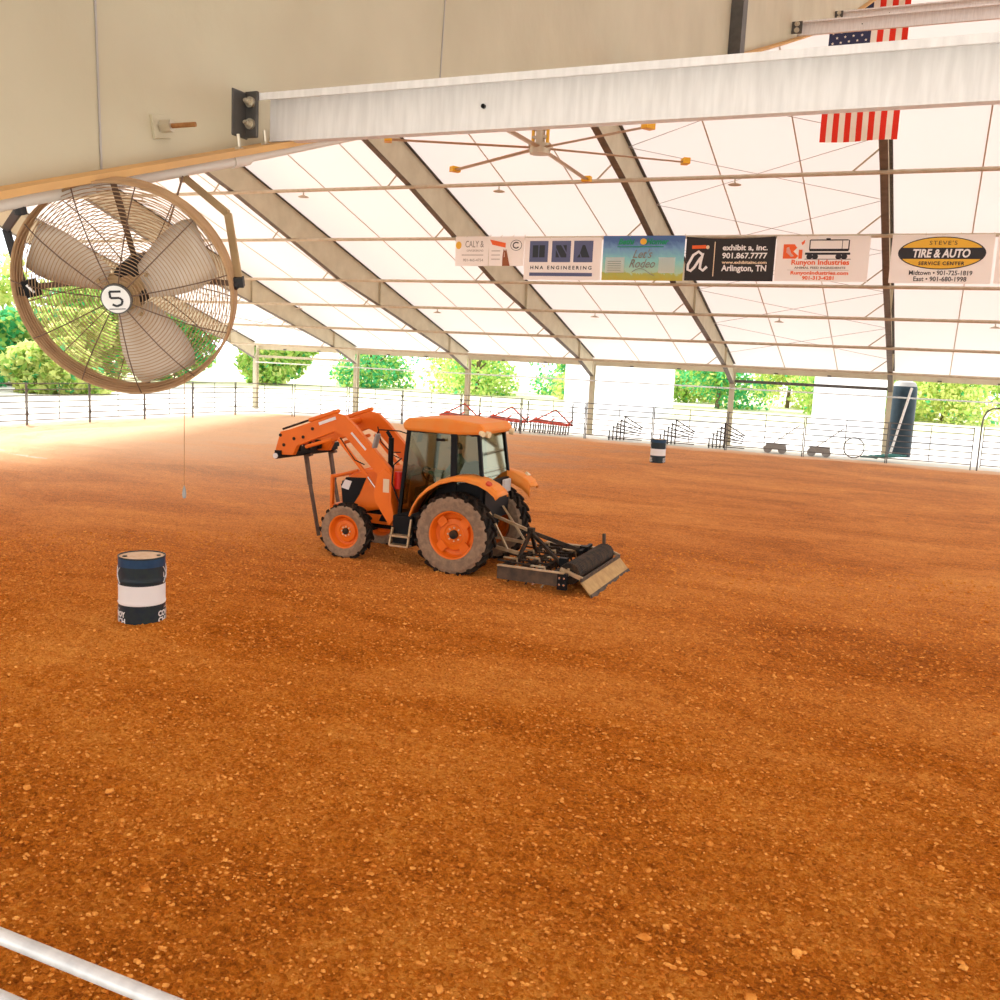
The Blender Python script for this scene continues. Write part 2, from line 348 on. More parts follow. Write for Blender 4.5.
# rigid frames
def at(prof,Y):
    p=sorted(prof); return float(np.interp(Y,[a for a,_ in p],[b_ for _,b_ in p]))
def outer(Y): return 3.60+.3186*(44.5-Y) if Y>YR else 3.60+.3186*(Y+3.9)
NOTES={2:'at the open left end of the building',3:'second from the open left end',4:'whose far post stands behind the tractor cab',
 5:'whose far post stands beside the white shed',6:'whose far post stands right of the distant barrel',7:'with its far post at the blue tank',
 8:'over the right side beyond the blue tank',9:'farthest right beyond the blue tank'}
for k in range(2,10):
    X=XK(k); root=tag(empty('steel_frame',(X,YR,0)),'tan tapered steel building frame '+NOTES[k],'frame','steel frames of the building')
    f=lambda u,v,t:(t,u-YR,v)
    col=MB(); col.prism([(44.24,-.05),(44.22,2.78),(44.5,3.5),(44.5,-.05)],f,-.006,.006)
    col.box((0,44.23-YR,1.38),(.2,.014,2.8)); col.box((0,44.5-YR,1.75),(.2,.014,3.6)); col.box((0,44.37-YR,0.0),(.3,.4,.03))
    col.build('column',M['steel'],root)
    col=MB(); col.prism([(-3.6,-.05),(-3.6,2.3),(-3.95,3.5),(-3.95,-.05)],f,-.006,.006)
    col.box((0,-3.6-YR,1.1),(.2,.014,2.3)); col.box((0,-3.95-YR,1.75),(.2,.014,3.6)); col.build('column',M['steel'],root)
    for prof,nm in((FARIN,'far'),(NEARIN,'near')):
        pr=sorted(prof); top=[(y,outer(y)-.02) for y,_ in pr][::-1]
        r=MB(); r.prism(pr+top,f,-.006,.006)
        for y in ([41,37,33,29,25] if nm=='far' else [-1,8.9,16]):
            pass
        ro=r.build('rafter',M['steel'],root)
        fl=MB()
        for (ya,za),(yb,zb) in zip(pr[:-1],pr[1:]): fl.bar((0,ya-YR,za),(0,yb-YR,zb),.2,.014)
        fl.build('inner_flange',M['dust'] if nm=='near' else M['flange'],ro)
        fl=MB(); fl.bar((0,pr[0][0]-YR,outer(pr[0][0])-.02),(0,pr[-1][0]-YR,outer(pr[-1][0])-.02),.2,.014)
        fl.build('outer_flange',M['clip'] ,ro)
        yl=[42.1,35.5] if nm=='far' else [7.55]
        for y in yl:
            st=MB(); za=at(prof,y); zb=outer(y)-.03; st.box((0.05 if nm=='near' else .05,y-YR,(za+zb)/2),(.09,.012 if nm=='far' else .16,zb-za))
            if nm=='near': st.build('stiffener',M['clip'],ro,label='dark vertical stiffener plate')
            else: st.build('stiffener',M['steel'],ro)
        if nm=='near' and k==7:
            for ya,yb in((1.50,1.555),(3.12,3.02)):
                wl=MB(); za=at(prof,yb); wl.bar((.008,ya-YR,outer(ya)-.05),(.008,yb-YR,za),.003,.004,up=(0,1,0)); wl.build('weld_seam',M['cable'],ro)
# purlins on the inner flanges
FY=[42.1,38.75,35.5,32.45,29.25,26.1,23.0]
NM=['lowest','second lowest','third from the eave','fourth from the eave, under the banners','fifth from the eave, carrying the banners','sixth from the eave, above the banners','seventh from the eave, near the ridge']
def disc_light(x,y,z,label,group):
    r=tag(empty('hanging_light',(x,y,z)),label,'light',group)
    b=MB(); b.cyl((0,0,.05),(0,0,-.05),.02,n=8); b.build('mount',M['tube'],r)
    b=MB(); b.lathe([(.0,0),(.05,0),(.17,-.045),(.165,-.06),(.0,-.06)],(0,0,-.04),(0,0,1),16); b.build('reflector',M['tube'],r,True)
for i,y in enumerate(FY):
    z=at(FARIN,y)
    b=MB(); b.tube([(Xa+.2,y,z-.05),(Xb-.2,y,z-.05)],.055,8)
    o=tag(b.build('roof_purlin',M['tube'],None,True),'long tan roof tube along the far slope, '+NM[i],'roof tube','roof tubes on the far slope')
    for k in range(3,9):
        X=XK(k); br=MB(); br.bar((X-.75,y,z-.03),(X-.02,y-.25,z+.55),.035,.035); br.build('brace',M['tube'],o)
for i,(y,nm) in enumerate([(10.7,'upper'),(13.9,'uppermost')]): pass
# near side purlins (box channel sections)
def channel(y,zb,hh,x0,x1,label):
    r=tag(empty('galvanized_beam',(x0,y,zb)),label,'beam','beams overhead on the near slope')
    b=MB(); L=x1-x0
    b.box((L/2,.02,hh/2),(L,.006,hh)); b.box((L/2,-.005,hh),(L,.055,.005)); b.box((L/2,.03,.0),(L,.03,.005)); b.box((L/2,-.032,hh-.008),(L,.004,.014))
    b.build('channel',M['beam'],r)
    for s in (.60,3.4,5.6):
        h_=MB(); h_.cyl((s,.010,hh*.48),(s,.0165,hh*.48),.0050,n=14)
        h_.build('bolt_hole',M['black'],r)
    return r
r1=channel(2.06,3.877,.101,X7+.036,XK(8)-.05,'large galvanized channel beam close overhead, crossing the upper picture')
channel(4.95,4.75,.107,X7+.05,XK(8)-.05,'galvanized beam just behind the large close beam, mostly hidden')
r2=channel(10.3,6.66,.115,X7+.06,XK(8)-.05,'galvanized beam behind the large one, the lower of the two crossing the flag')
r3=channel(13.6,7.84,.115,X7+.06,XK(8)-.05,'galvanized beam behind the large one, the upper of the two crossing the flag')
for (y,zb,hh,par,lab) in((2.06,3.877,.101,r1,None),(10.3,6.66,.115,r2,None),(13.6,7.84,.115,r3,None),(4.6,4.64,.06,None,None)):
    b=MB(); s=.05+.0
    if y<4: b.box((-.013,-.040,hh*.5),(.040,.008,hh*1.1)); b.box((-.031,-.065,hh*.47),(.008,.06,hh*1.1))
    else: b.box((-.0,-.04,hh*.5),(.10,.012,hh*1.0))
    if par:
        cp=b.build('clip_plate',M['clip'],par,bevel=.003,label='dark grey clip plate')
        bl=MB()
        for dz_ in (.27,.78):
            bl.cyl((-.012 if y<4 else 0,-.044 if y<4 else -.046,hh*dz_),(-.012 if y<4 else 0,-.051 if y<4 else -.056,hh*dz_),.013 if y<4 else .025,n=16); bl.cyl((-.012 if y<4 else 0,-.051 if y<4 else -.05,hh*dz_),(-.012 if y<4 else 0,-.062 if y<4 else -.08,hh*dz_),.008,n=6)
            bl.cyl((-.012 if y<4 else 0,-.055,hh*dz_),(-.012 if y<4 else 0,-.070,hh*dz_),.0045,n=8)
        bl.build('bolt',M['bolt'],cp,True)
    else: tag(b.build('clip_plate',M['clip'],None,loc=(X7+.055,y,zb)),'small dark clip plate on the near web above the large beam','clip')
# eave members at the far side
b=MB(); b.box(((Xa+Xb)/2,44.58,3.40),(Xb-Xa,.08,.24)); o=b.build('eave_beam',M['steel']); tag(o,'grey eave beam along the top of the far posts','beam')
eb=MB()
for k in range(2,9):
    for fr in(.28,.62): eb.box((XK(k)+S*fr,44.5,3.33),(.16,.06,.05))
eb.build('bracket',M['clip'],o)
b=MB(); b.tube([(Xa+.3,44.16,2.57),(Xb-.3,44.16,2.57)],.032,8); tag(b.build('side_rail',M['galv'],None,True),'thin grey pipe rail along the far posts below the eave','rail')
for k,l in((2,'dark strut between the two far posts at the left end'),(6,'dark strut between the far posts left of the blue tank')):
    b=MB(); b.box((S/2,0,0),(S-.2,.12,.13)); o=b.build('eave_strut',M['clip' if k==6 else 'steel'],None,loc=(XK(k),44.38,2.9)); tag(o,l,'strut')
# bracing cables
for k,l in((6,'left of the blue tank'),(2,'at the open left end')):
    for i in range(len(FY)-1):
        ya,yb=FY[i],FY[i+1]; za,zb=outer(ya)-.25,outer(yb)-.25
        for s_ in(0,1):
            b=MB(); p,q_=(XK(k)+.1,XK(k+1)-.1)
            b.tube([(p,ya if s_ else yb,za if s_ else zb),(q_,yb if s_ else ya,zb if s_ else za)],.009 if k==6 else .02,5)
            tag(b.build('bracing_cable',M['cable']),'thin roof bracing cable '+l+', '+('rising' if s_ else 'falling')+' rightward above the '+['lowest','second lowest','third','fourth','fifth','sixth'][i]+' tube','cable','roof bracing cables '+l)
for i,x in enumerate([-25.5,-18.8,-12.0,-5.25,1.5]):
    disc_light(x,26.1,at(FARIN,26.1)-.16,'small round light under the upper roof tube, '+['behind the fan bracket','at the left of the banners','below the big ceiling fan','right of the big ceiling fan','beyond the flag'][i],'round lights under the roof tubes')
for i,x in enumerate([-25.7,-18.85,-12.05,-5.2,1.65]):
    disc_light(x,35.5,at(FARIN,35.5)-.16,'round light under the tube below the banners, '+['farthest left','above the tractor loader','above the small far barrel','above the strut left of the tank','right of the tank'][i],'round lights below the banners')

# near web details: pipe, threaded stub
def zi(Y): return at(NEARIN,Y)
b=MB(); px_=X7+.035; b.tube([(px_,y,zi(y)-.022) for y in (-2,.6,1.3,1.97)],.0135,12); b.tube([(px_,y,zi(y)-.020) for y in (1.97,2.06,3,5,8,12)],.011,12)
b.tube([(px_,1.93,zi(1.93)-.021),(px_,1.99,zi(1.99)-.021)],.017,12)
tag(b.build('flange_pipe',M['pipe'],None,True),'pale round pipe running under the near overhead flange and holding the fan','pipe')
for i,y in enumerate((1.93,2.03)):
    b=MB(); b.box((0,0,0),(.012,.02,.012)); b.cyl((0,0,0),(-.0,-.006,.035),.004,n=6); o=b.build('pipe_clamp',M['bolt'],None,loc=(X7+.06,y,zi(y)+.005)); tag(o,'small clamp on the near flange '+['left of','below']
[i]+' the dark clip plate','clamp','pipe clamps')
r=tag(empty('bracket_bolt',(X7+.006,1.722,3.832)),'square washer with a rusty threaded rod sticking out of the overhead web','bolt')
b=MB(); b.box((.004,0,0),(.008,.05,.05),Matrix.Rotation(R_(12),3,'X')); b.build('washer',M['steel'],r,bevel=.001)
b=MB(); b.cyl((.008,0,0),(.034,.004,.001),.014,n=6); b.build('nut',M['bolt'],r)
b=MB(); b.cyl((.034,.004,.001),(.093,.012,.003),.0055,n=8); b.build('rod',M['rust'],r,label='rusty threaded rod')

# ------------------------------------------------------------------ big drum fan
FC=Vector((-1.551,1.543,3.463)); FN=Vector((.47,-.825,-.313)).normalized()
pd=Vector((0,.951,.31)); FX=(pd-FN*pd.dot(FN)).normalized(); FYv=FN.cross(FX)
frot=Matrix((FX,FYv,FN)).transposed()   # local x,y in the disc, z toward viewer
fan=tag(empty('drum_fan',FC,rot=frot.to_euler()),'large round wire-caged fan hanging under the near flange','fan')
RR=.219
def ring(r_,z_,t_,n=72,k=6):
    return [(r_*math.cos(2*PI*i/n),r_*math.sin(2*PI*i/n),z_) for i in range(n)]
b=MB(); b.lathe([(RR,-.016),(RR+.002,-.016),(RR+.002,.016),(RR,.016)],(0,0,0),(0,0,1),72); b.tube(ring(RR,.028,0),.002,6,True); b.tube(ring(RR,-.028,0),.002,6,True); b.tube(ring(RR,.018,0),.003,6,True); b.tube(ring(RR,-.018,0),.003,6,True)
shroud=b.build('shroud',M['fan'],fan,True)
def guard(z0,z1,rin,sgn):
    b=MB(); n=27
    for i in range(n):
        t_=(i+1)/(n+.0); r_=rin+(RR-.002-rin)*t_; z_=z0+(z1-z0)*(t_**3)
        b.tube(ring(r_,z_,0,64),.00085,4,True)
    o=b.build('guard_ring',M['fanwire'],fan,True)
    s_=MB()
    for i in range(11):
        a=2*PI*i/11+.15*sgn; pts=[]
        for t_ in(0,.25,.5,.75,.9,1): 
            r_=rin+(RR-.002-rin)*t_; pts.append((r_*math.cos(a),r_*math.sin(a),z0+(z1-z0)*(t_**3)+.0015*sgn))
        s_.tube(pts,.0013,5)
    s_.build('guard_spoke',M['spoke'],fan)
guard(.075,.03,.030,1); guard(-.085,-.03,.045,-1)
# badge
b=MB(); b.cyl((0,0,.072),(0,0,.080),.0305,n=40); bd=b.build('badge',M['clip'],fan)
b=MB(); b.cyl((0,0,.080),(0,0,.0815),.0275,n=40); bp_=b.build('badge_face',M['white'],bd)
# right hand direction in picture for badge art
bx=Vector((cr.dot(FX),cr.dot(FYv))); bx.normalize(); by=Vector((-bx.y,bx.x))
if by.dot(Vector((cu.dot(FX),cu.dot(FYv))))<0: by=-by
fb=lambda u,v,z_=.0822:(bx.x*u+by.x*v,bx.y*u+by.y*v,z_)
b=MB(); P=[(.012,.016),(-.010,.016),(-.010,.003),(.008,.003),(.013,-.002),(.010,-.010),(.0,-.014),(-.008,-.010)]
for p,q_ in zip(P[:-1],P[1:]): b.bar(fb(*p),fb(*q_),.0042,.0008)
b.bar(fb(-.016,-.0195),fb(.016,-.0195),.0015,.0006); b.build('emblem',M['ink'],bd)
# blades
def blade(a0):
    b=MB(); vs=[];fs=[]; nr=7; nc=6
    for i in range(nr):
        t_=i/(nr-1); r_=.04+.155*t_; wd=.036+.033*math.sin(min(1,t_*1.15)*PI*.60); tw=R_(30-12*t_)
        if t_>.97: wd*=.86
        for j in range(nc):
            s_=j/(nc-1)-.5; c_=s_*2*wd
            vs.append((r_,c_*math.cos(tw)+.012*t_,c_*math.sin(tw)*-1+.008*(1-4*s_*s_)))
    for i in range(nr-1):
        for j in range(nc-1): fs.append((i*nc+j,i*nc+j+1,(i+1)*nc+j+1,(i+1)*nc+j))
    m3=Matrix.Rotation(a0,3,'Z'); b.add([m3@Vector(v) for v in vs],fs); o=b.build('blade',M['blade'],fan,True)
    so=o.modifiers.new('s','SOLIDIFY'); so.thickness=.0012
    bb=MB(); bb.bar(m3@Vector((.015,0,0)),m3@Vector((.075,0,.0)),.03,.003)
    for v in((.055,.01,.006),(.07,-.01,.008)): bb.cyl(m3@Vector(v),m3@(Vector(v)+Vector((0,0,.006))),.004,n=8)
    bb.build('blade_arm',M['bracket'],o)
ang0=math.atan2(by.y*-.97+bx.y*.16,by.x*-.97+bx.x*.16)
for deg in(23,148,-76):
    a=R_(deg); v=(bx.x*math.cos(a)+by.x*math.sin(a),bx.y*math.cos(a)+by.y*math.sin(a)); blade(math.atan2(v[1],v[0]))
b=MB(); b.cyl((0,0,-.02),(0,0,.03),.024,n=20); b.build('hub',M['bracket'],fan,True)
b=MB(); b.lathe([(0,-.16),(.038,-.155),(.045,-.14),(.045,-.06),(.03,-.045),(0,-.045)],(0,0,0),(0,0,1),24); b.box((.03,.035,-.09),(.04,.03,.07)); b.build('motor',M['darkbracket'],fan,True)
b=MB()
for a in(0,PI/2,PI,-PI/2): b.bar((.045*math.cos(a),.045*math.sin(a),-.09),(RR*math.cos(a),RR*math.sin(a),-.03),.012,.003)
b.build('motor_strut',M['spoke'],fan)
b=MB(); b.box((-.172,.018,.048),(.028,.034,.012),Matrix.Rotation(.2,3,'Z')); tagp=b.build('warning_tag',M['black'],fan,label='small black tag')
b=MB(); b.bar((-.178,.026,.055),(-.166,.010,.055),.005,.001); b.build('tag_mark',M['white'],tagp)
# yoke
ri=fan.matrix_basis.inverted() if False else None
def loc_(p):  # world -> fan local
    d_=Vector(p)-FC; return (d_.dot(FX),d_.dot(FYv),d_.dot(FN))
tl=(X7+.03,1.335,zi(1.335)-.038); tr=(X7+.03,1.775,zi(1.775)-.038)
def wrld(px,py,dist):
    d_=cr*((px-500)/960.39)+cu*((500-py)/960.39)+cf; return Vector((0,0,H))+d_*dist
FD=(FC-Vector((0,0,H))).dot(cf)
pl=loc_(wrld(25,292,FD-.0)); pr_=loc_(wrld(239,282,FD+.02)); el=loc_(wrld(6,229,FD+.03)); er=loc_(wrld(228,214,FD+.05))
for (t0,e0,p0,m_,l_) in((tl,el,pl,M['darkbracket'],'dark bracket arm'),(tr,er,pr_,M['bracket'],'tan bracket arm')):
    b=MB(); a0=Vector(loc_(t0)); b.bar(a0,e0,.016,.008,up=(0,0,1)); b.bar(e0,p0,.016,.008,up=(0,0,1)); b.cyl(a0+Vector((0,.01,0)),a0-Vector((0,.01,0)),.012,n=12)
    b.build('yoke_arm',m_,fan,bevel=.001,label=l_)
b=MB(); b.cyl(pr_,(RR,0,0),.009,n=10); b.box(pr_,(.02,.02,.02)); b.build('pivot_knob',M['darkbracket'],fan,True)
b=MB(); b.cyl(pl,(-RR,0,0),.009,n=10); b.build('pivot_knob',M['darkbracket'],fan,True)
b=MB(); b.tube([loc_(wrld(183,176,FD+.03)),loc_(wrld(168,226,FD+.05))],.0022,6); b.build('tie_rod',M['spoke'],fan)
# pull cord
top=wrld(184.3,372,FD+.02); bot=Vector((top.x,top.y,3.0)); 
for _ in range(1): pass
r=tag(empty('pull_cord',(top.x,top.y,3.035)),'thin cord with a small grey weight hanging below the caged fan','cord')
b=MB(); b.tube([(0,0,.02),(0,0,top.z-3.035+.0)],.0007,5); b.build('string',M['rust'],r)
b=MB(); b.lathe([(0,-.012),(.0035,-.01),(.0045,-.002),(.003,.01),(.001,.016),(0,.017)],(0,0,.005),(0,0,1),12); b.build('weight',M['pad'],r,True)

# ------------------------------------------------------------------ near fence rails
r=tag(empty('near_fence_panel',(-4,1.6,0)),'galvanized pipe fence panel at the lower left, close to the camera','fence panel')
for z in (1.814,1.635,1.40,1.16,.92,.66,.40):
    b=MB(); b.tube([(-3.2,0,z),(8,0,z)],.0195,14); b.build('rail',M['galv'],r,True)
for x in(-3.2,0,8):
    b=MB(); b.tube([(x,0,-.05),(x,0,1.82)],.021,12); b.build('post',M['galv'],r,True)

# ------------------------------------------------------------------ big ceiling fan
hv=tag(empty('ceiling_fan',(-8.33,20.15,7.92)),'large six-blade ceiling fan with yellow blade tips hanging from the ridge','ceiling fan')
b=MB(); b.cyl((0,0,-.1),(0,0,.1),.22,.26,n=20); 
hub=b.build('hub',M['alu'],hv,True)
for i in range(6):
    a=R_(31+60*i); m3=Matrix.Rotation(a,3,'Z'); b=MB()
    b.add([m3@Vector(p) for p in [(.2,-.09,.02),(3.2,-.09,-.04),(3.2,0,-.02),(.2,0,.05),(.2,.09,.03),(3.2,.09,-.03),(.2,0,-.0),(3.2,0,-.055)]],[(0,1,2,3),(3,2,5,4),(0,6,7,1),(6,4,5,7),(1,7,5,2),(0,3,4,6)])
    bo=b.build('blade',M['alu'],hv); b=MB(); b.box(m3@Vector((3.28,0,-.02)),(.16,.24,.13),m3); b.build('blade_tip',M['yellow'],bo,bevel=.01,label='yellow end cap')
for dx in(-.17,.17):
    b=MB(); b.bar((dx,0,.05),(dx,0,.85),.07,.05); b.build('yoke_plate',M['yellow'],hv,label='yellow mounting plate')
b=MB(); b.cyl((0,0,.1),(0,0,.7),.1,n=12)
for z in(.25,.42,.6): b.box((0,0,z),(.34,.12,.05))
b.build('motor',M['alu'],hv)
b=MB(); b.cyl((0,0,.7),(0,0,2.55),.05,n=10); b.build('downrod',M['tube'],hv)
b=MB(); b.tube([(Xa+.2,YR,10.55),(Xb-.2,YR,10.55)],.06,8); tag(b.build('ridge_tube',M['tube'],None,True),'tan tube running along under the ridge','roof tube')

# ------------------------------------------------------------------ flag
fl=tag(empty('american_flag',(-1.79,20.15,10.42)),'American flag hanging vertically behind the overhead beams','flag')
Wf=1.40; zt,zb=0,-2.62; cz=-.89
def fpos(u,v): return ((u-.5)*Wf*(1-.0*v),-.05*math.sin(u*7+v*1.5)-.03*math.sin(v*5),v)
def cloth(u0,u1,v0,v1,off=0):
    nu=max(2,int((u1-u0)*26)); nv=10; vs=[];fs=[]
    for i in range(nu+1):
        for j in range(nv+1):
            p=fpos(u0+(u1-u0)*i/nu,v0+(v1-v0)*j/nv); vs.append((p[0],p[1]-off,p[2]))
    for i in range(nu):
        for j in range(nv): a=i*(nv+1)+j; fs.append((a,a+1,a+nv+2,a+nv+1))
    return vs,fs
b=MB()
for s_ in range(13):
    vs,fs=cloth(s_/13,(s_+1)/13,zb,0); b.add(vs,fs,s_%2)
b.build('stripes',[M['flag_red'],M['flag_white']],fl)
b=MB(); vs,fs=cloth(0,7/13,cz,0,.006); b.add(vs,fs); b.build('canton',M['flag_blue'],fl)
b=MB()
for i in range(9):
    for j in range(9):
        if (i+j)%2: continue
        u=(i+1)/10*7/13; v=cz+(j+.8)/9.6*(-cz); c_=fpos(u,v); pts=[]
        for q_ in range(10):
            rr=.028 if q_%2==0 else .012; a=PI/2+q_*PI/5; pts.append((c_[0]+rr*math.cos(a),c_[1]-.012,c_[2]+rr*math.sin(a)))
        b.add([(c_[0],c_[1]-.012,c_[2])]+pts,[(0,i2+1,(i2+1)%10+1) for i2 in range(10)])
b.build('stars',M['flag_white'],fl)
b=MB(); b.tube([(-.8,0,.02),(.8,0,.02)],.02,8); b.build('pole',M['tube'],fl)

# ------------------------------------------------------------------ banners
BY=29.10; BT=7.20
def px2(px,py,Y=BY):
    d_=cr*((px-500)/960.39)+cu*((500-py)/960.39)+cf; t_=Y/d_.y; return d_.x*t_, H+d_.z*t_
def banner(name,pxl,pxr,pyt,pyb,material,label,fold=.0):
    mid=(pyt+pyb)/2
    xl,_=px2(pxl,mid); xr,_=px2(pxr,mid); _,zt_=px2((pxl+pxr)/2,pyt); _,zb_=px2((pxl+pxr)/2,pyb)
    W=xr-xl; Hh=zt_-zb_
    r=tag(empty(name,((xl+xr)/2,BY,zb_)),label,'banner','advertising banners under the roof')
    b=MB(); nu=12; vs=[];fs=[]
    for i in range(nu+1):
        for j in range(5):
            u=i/nu-.5; v=j/4; sag=fold*(1-(2*u)**2)*v**3
            vs.append((u*W,.012*math.sin(u*9+v*3),v*Hh-sag))
    for i in range(nu):
        for j in range(4): a=i*5+j; fs.append((a,a+5,a+6,a+1))
    b.add(vs,fs); o=b.build('sheet',material,r); so=o.modifiers.new('s','SOLIDIFY'); so.thickness=.004; so.offset=1
    ti=MB()
    for u in(-.49,-.17,.17,.49): ti.tube([(u*W,0,Hh-.02),(u*W,.1,Hh+.06)],.008,5)
    ti.build('tie',M['tube'],r)
    f=lambda x,y:(x*W,-.02,y*Hh)   # x in -.5...5, y 0..1
    return r,f,W,Hh
def rect(f,x0,x1,y0,y1,material,par,name='patch',z=0):
    b=MB(); p=[f(x0,y0),f(x1,y0),f(x1,y1),f(x0,y1)]; p=[(a,b_-z,c_) for a,b_,c_ in p]; b.add(p,[(0,1,2,3)]); return b.build(name,material,par)
def poly(f,pts,material,par,name,z=0):
    b=MB(); p=[f(x,y) for x,y in pts]; p=[(a,b_-z,c_) for a,b_,c_ in p]; b.add(p,[tuple(range(len(p)))]); return b.build(name,material,par)
def ell(cx_,cy_,rx,ry,n=40): return [(cx_+rx*math.cos(2*PI*i/n),cy_+ry*math.sin(2*PI*i/n)) for i in range(n)]
def T(f,W,Hh,txt,size,cx_,cy_,m_,par,width=None,dz_=.004,**kw):
    g_=lambda x,y:(x,f(0,0)[1]-dz_,y); return place_text('lettering',txt,size,cx_*W,cy_*Hh,g_,m_,par,width=width*W if width else None,**kw)
# 1 faint small banner
r,f,W,Hh=banner('banner',455.5,488.7,236.5,266,M['paper'],'small faded white banner, leftmost of the row, reading CALY')
poly(f,ell(-.40,.70,.085,.13),M['gold'],r,'logo'); T(f,W,Hh,'CALY &',.30,.08,.74,M['grey_ink'],r,width=.55); T(f,W,Hh,'GINGERBREAD',.09,.10,.52,M['grey_ink'],r,width=.5)
rect(f,-.3,.35,.36,.38,M['grey_ink'],r,'rule'); T(f,W,Hh,'901-465-4754',.12,.05,.2,M['grey_ink'],r,width=.6)
# 2 horse banner
r,f,W,Hh=banner('banner',489,524,236.5,266,M['paper'],'white banner with a brown horse and a circled letter C')
poly(f,[(-.48,.90),(-.02,.78),(-.02,.62),(-.40,.72)],M['orange_ink'],r,'orange_stroke')
b=MB(); 
for (rx,w_) in((.155,.012),(.085,.03)):
    n=40; rng=range(n) if rx>.1 else range(5,36)
    for i in rng:
        a0_,a1_=2*PI*i/n,2*PI*(i+1)/n; p0=f(.28+rx*math.cos(a0_),.70+rx*1.12*math.sin(a0_)); p1=f(.28+rx*math.cos(a1_),.70+rx*1.12*math.sin(a1_))
        b.bar((p0[0],p0[1]-.004,p0[2]),(p1[0],p1[1]-.004,p1[2]),.006,w_*1.2,up=(0,0,1))
b.build('logo',M['ink'],r)
poly(f,[(-.10,.0),(.12,.0),(.08,.18),(.03,.45),(.0,.58),(-.03,.50),(-.07,.58),(-.09,.44),(-.1,.30)],M['horse'],r,'horse_picture')
poly(f,[(-.055,.30),(-.035,.30),(-.04,.46),(-.05,.46)],M['paper'],r,'horse_blaze',.003)
for y in(.5,.36,.22): rect(f,-.42,-.17,y,y+.02,M['grey_ink'],r,'text_line')
# 3 HNA
r,f,W,Hh=banner('banner',524.3,601,237.5,280,M['paper'],'white banner with three slate-blue squares reading H N A engineering')
for i,(x0,ch) in enumerate(((-.33,'H'),(-.04,'N'),(.255,'A'))):
    x0=[-.43,-.135,.15][i]; x1=x0+.245; rect(f,x0,x1,.42,.92,M['hna'],r,'square')
    xm=(x0+x1)/2
    if ch=='H':
        for a_,c_ in((-.08,-.006),(.006,.08)): rect(f,xm+a_,xm+c_,.53,.82,M['slate_dark'],r,'letter_h',.003)
    elif ch=='N':
        poly(f,[(xm-.07,.53),(xm-.02,.53),(xm-.07,.72)],M['slate_dark'],r,'letter_n',.003); poly(f,[(xm-.07,.82),(xm-.005,.82),(xm+.07,.60),(xm+.07,.53),(xm+.0,.53),(xm-.07,.76)],M['slate_dark'],r,'letter_n',.003); poly(f,[(xm+.02,.82),(xm+.07,.82),(xm+.07,.65)],M['slate_dark'],r,'letter_n',.003)
    else:
        poly(f,[(xm-.075,.53),(xm-.03,.53),(xm-.045,.62)],M['slate_dark'],r,'letter_a',.003); poly(f,[(xm-.04,.64),(xm-.015,.53),(xm+.085,.53),(xm+.02,.82),(xm-.012,.82)],M['slate_dark'],r,'letter_a',.003)
T(f,W,Hh,'HNA ENGINEERING',.15,-.01,.29,M['slate_dark'],r,width=.80,bold=.004,space=1.5)
rect(f,-.42,.40,.09,.17,M['hna'],r,'stripe')
# 4 meadow
r,f,W,Hh=banner('banner',602.6,684,235.8,280.5,M['meadow'],"blue and green banner with a meadow and the words Let's Rodeo")
T(f,W,Hh,'Bethi      Homer',.24,.0,.87,M['green_ink'],r,width=.62,bold=.008,shear=.3); poly(f,ell(.0,.87,.04,.07,16),M['gold'],r,'emblem',.004)
rect(f,-.32,.25,.745,.765,M['green_ink'],r,'underline')
T(f,W,Hh,"Let's",.36,.0,.60,M['grey_ink'],r,width=.24,shear=.4,bold=.002); T(f,W,Hh,'Rodeo',.36,-.0,.38,M['grey_ink'],r,width=.32,shear=.4,bold=.002)
b=MB(); P=[f(-.12+.28*t_/10,.19+.08*math.sin(t_*.45)) for t_ in range(11)]; b.tube([(a,b_-.005,c_) for a,b_,c_ in P],.009,4); b.build('flourish',M['grey_ink'],r)
rect(f,-.46,-.22,.17,.52,M['paper'],r,'notice_panel'); rect(f,.20,.40,.17,.52,M['paper'],r,'notice_panel')
for t_ in range(5): rect(f,-.43,-.26,.42-.05*t_,.43-.05*t_,M['grey_ink'],r,'text_line',.003)
# 5 exhibit a
r,f,W,Hh=banner('banner',685.5,774.5,236.5,281,M['black_banner'],'black banner with a white script letter a reading exhibit a',.06)
b=MB(); P=[(-.43,.76),(-.27,.77)]; p0,p1=[f(*p) for p in P]; b.bar((p0[0],p0[1]-.004,p0[2]),(p1[0],p1[1]-.004,p1[2]),.004,.1,up=(0,0,1)); b.build('orange_stroke',M['orange_ink'],r)
poly(f,ell(-.25,.76,.02,.045,14),M['cream'],r,'dot',.005)
b=MB(); P=[(-.30,.58),(-.35,.66),(-.41,.58),(-.465,.36),(-.465,.25),(-.43,.22),(-.39,.30),(-.33,.50),(-.30,.62),(-.32,.42),(-.325,.28),(-.29,.23),(-.245,.32)]
P=[f(*p) for p in P]; b.tube([(a,b_-.006,c_) for a,b_,c_ in P],.045,6); o=b.build('letter_a',M['white'],r,True); o.scale=(1,.1,1); o.location=(0,-.02,0)
rect(f,-.175,-.165,.10,.88,M['cream'],r,'divider')
T(f,W,Hh,'exhibit a, inc.',.22,.17,.74,M['white'],r,width=.50,bold=.006); T(f,W,Hh,'901.867.7777',.22,.17,.57,M['white'],r,width=.50,bold=.006)
T(f,W,Hh,'www.exhibitainc.com',.12,.17,.42,M['cream'],r,width=.50,bold=.004); T(f,W,Hh,'Arlington, TN',.24,.17,.27,M['white'],r,width=.50,bold=.007)
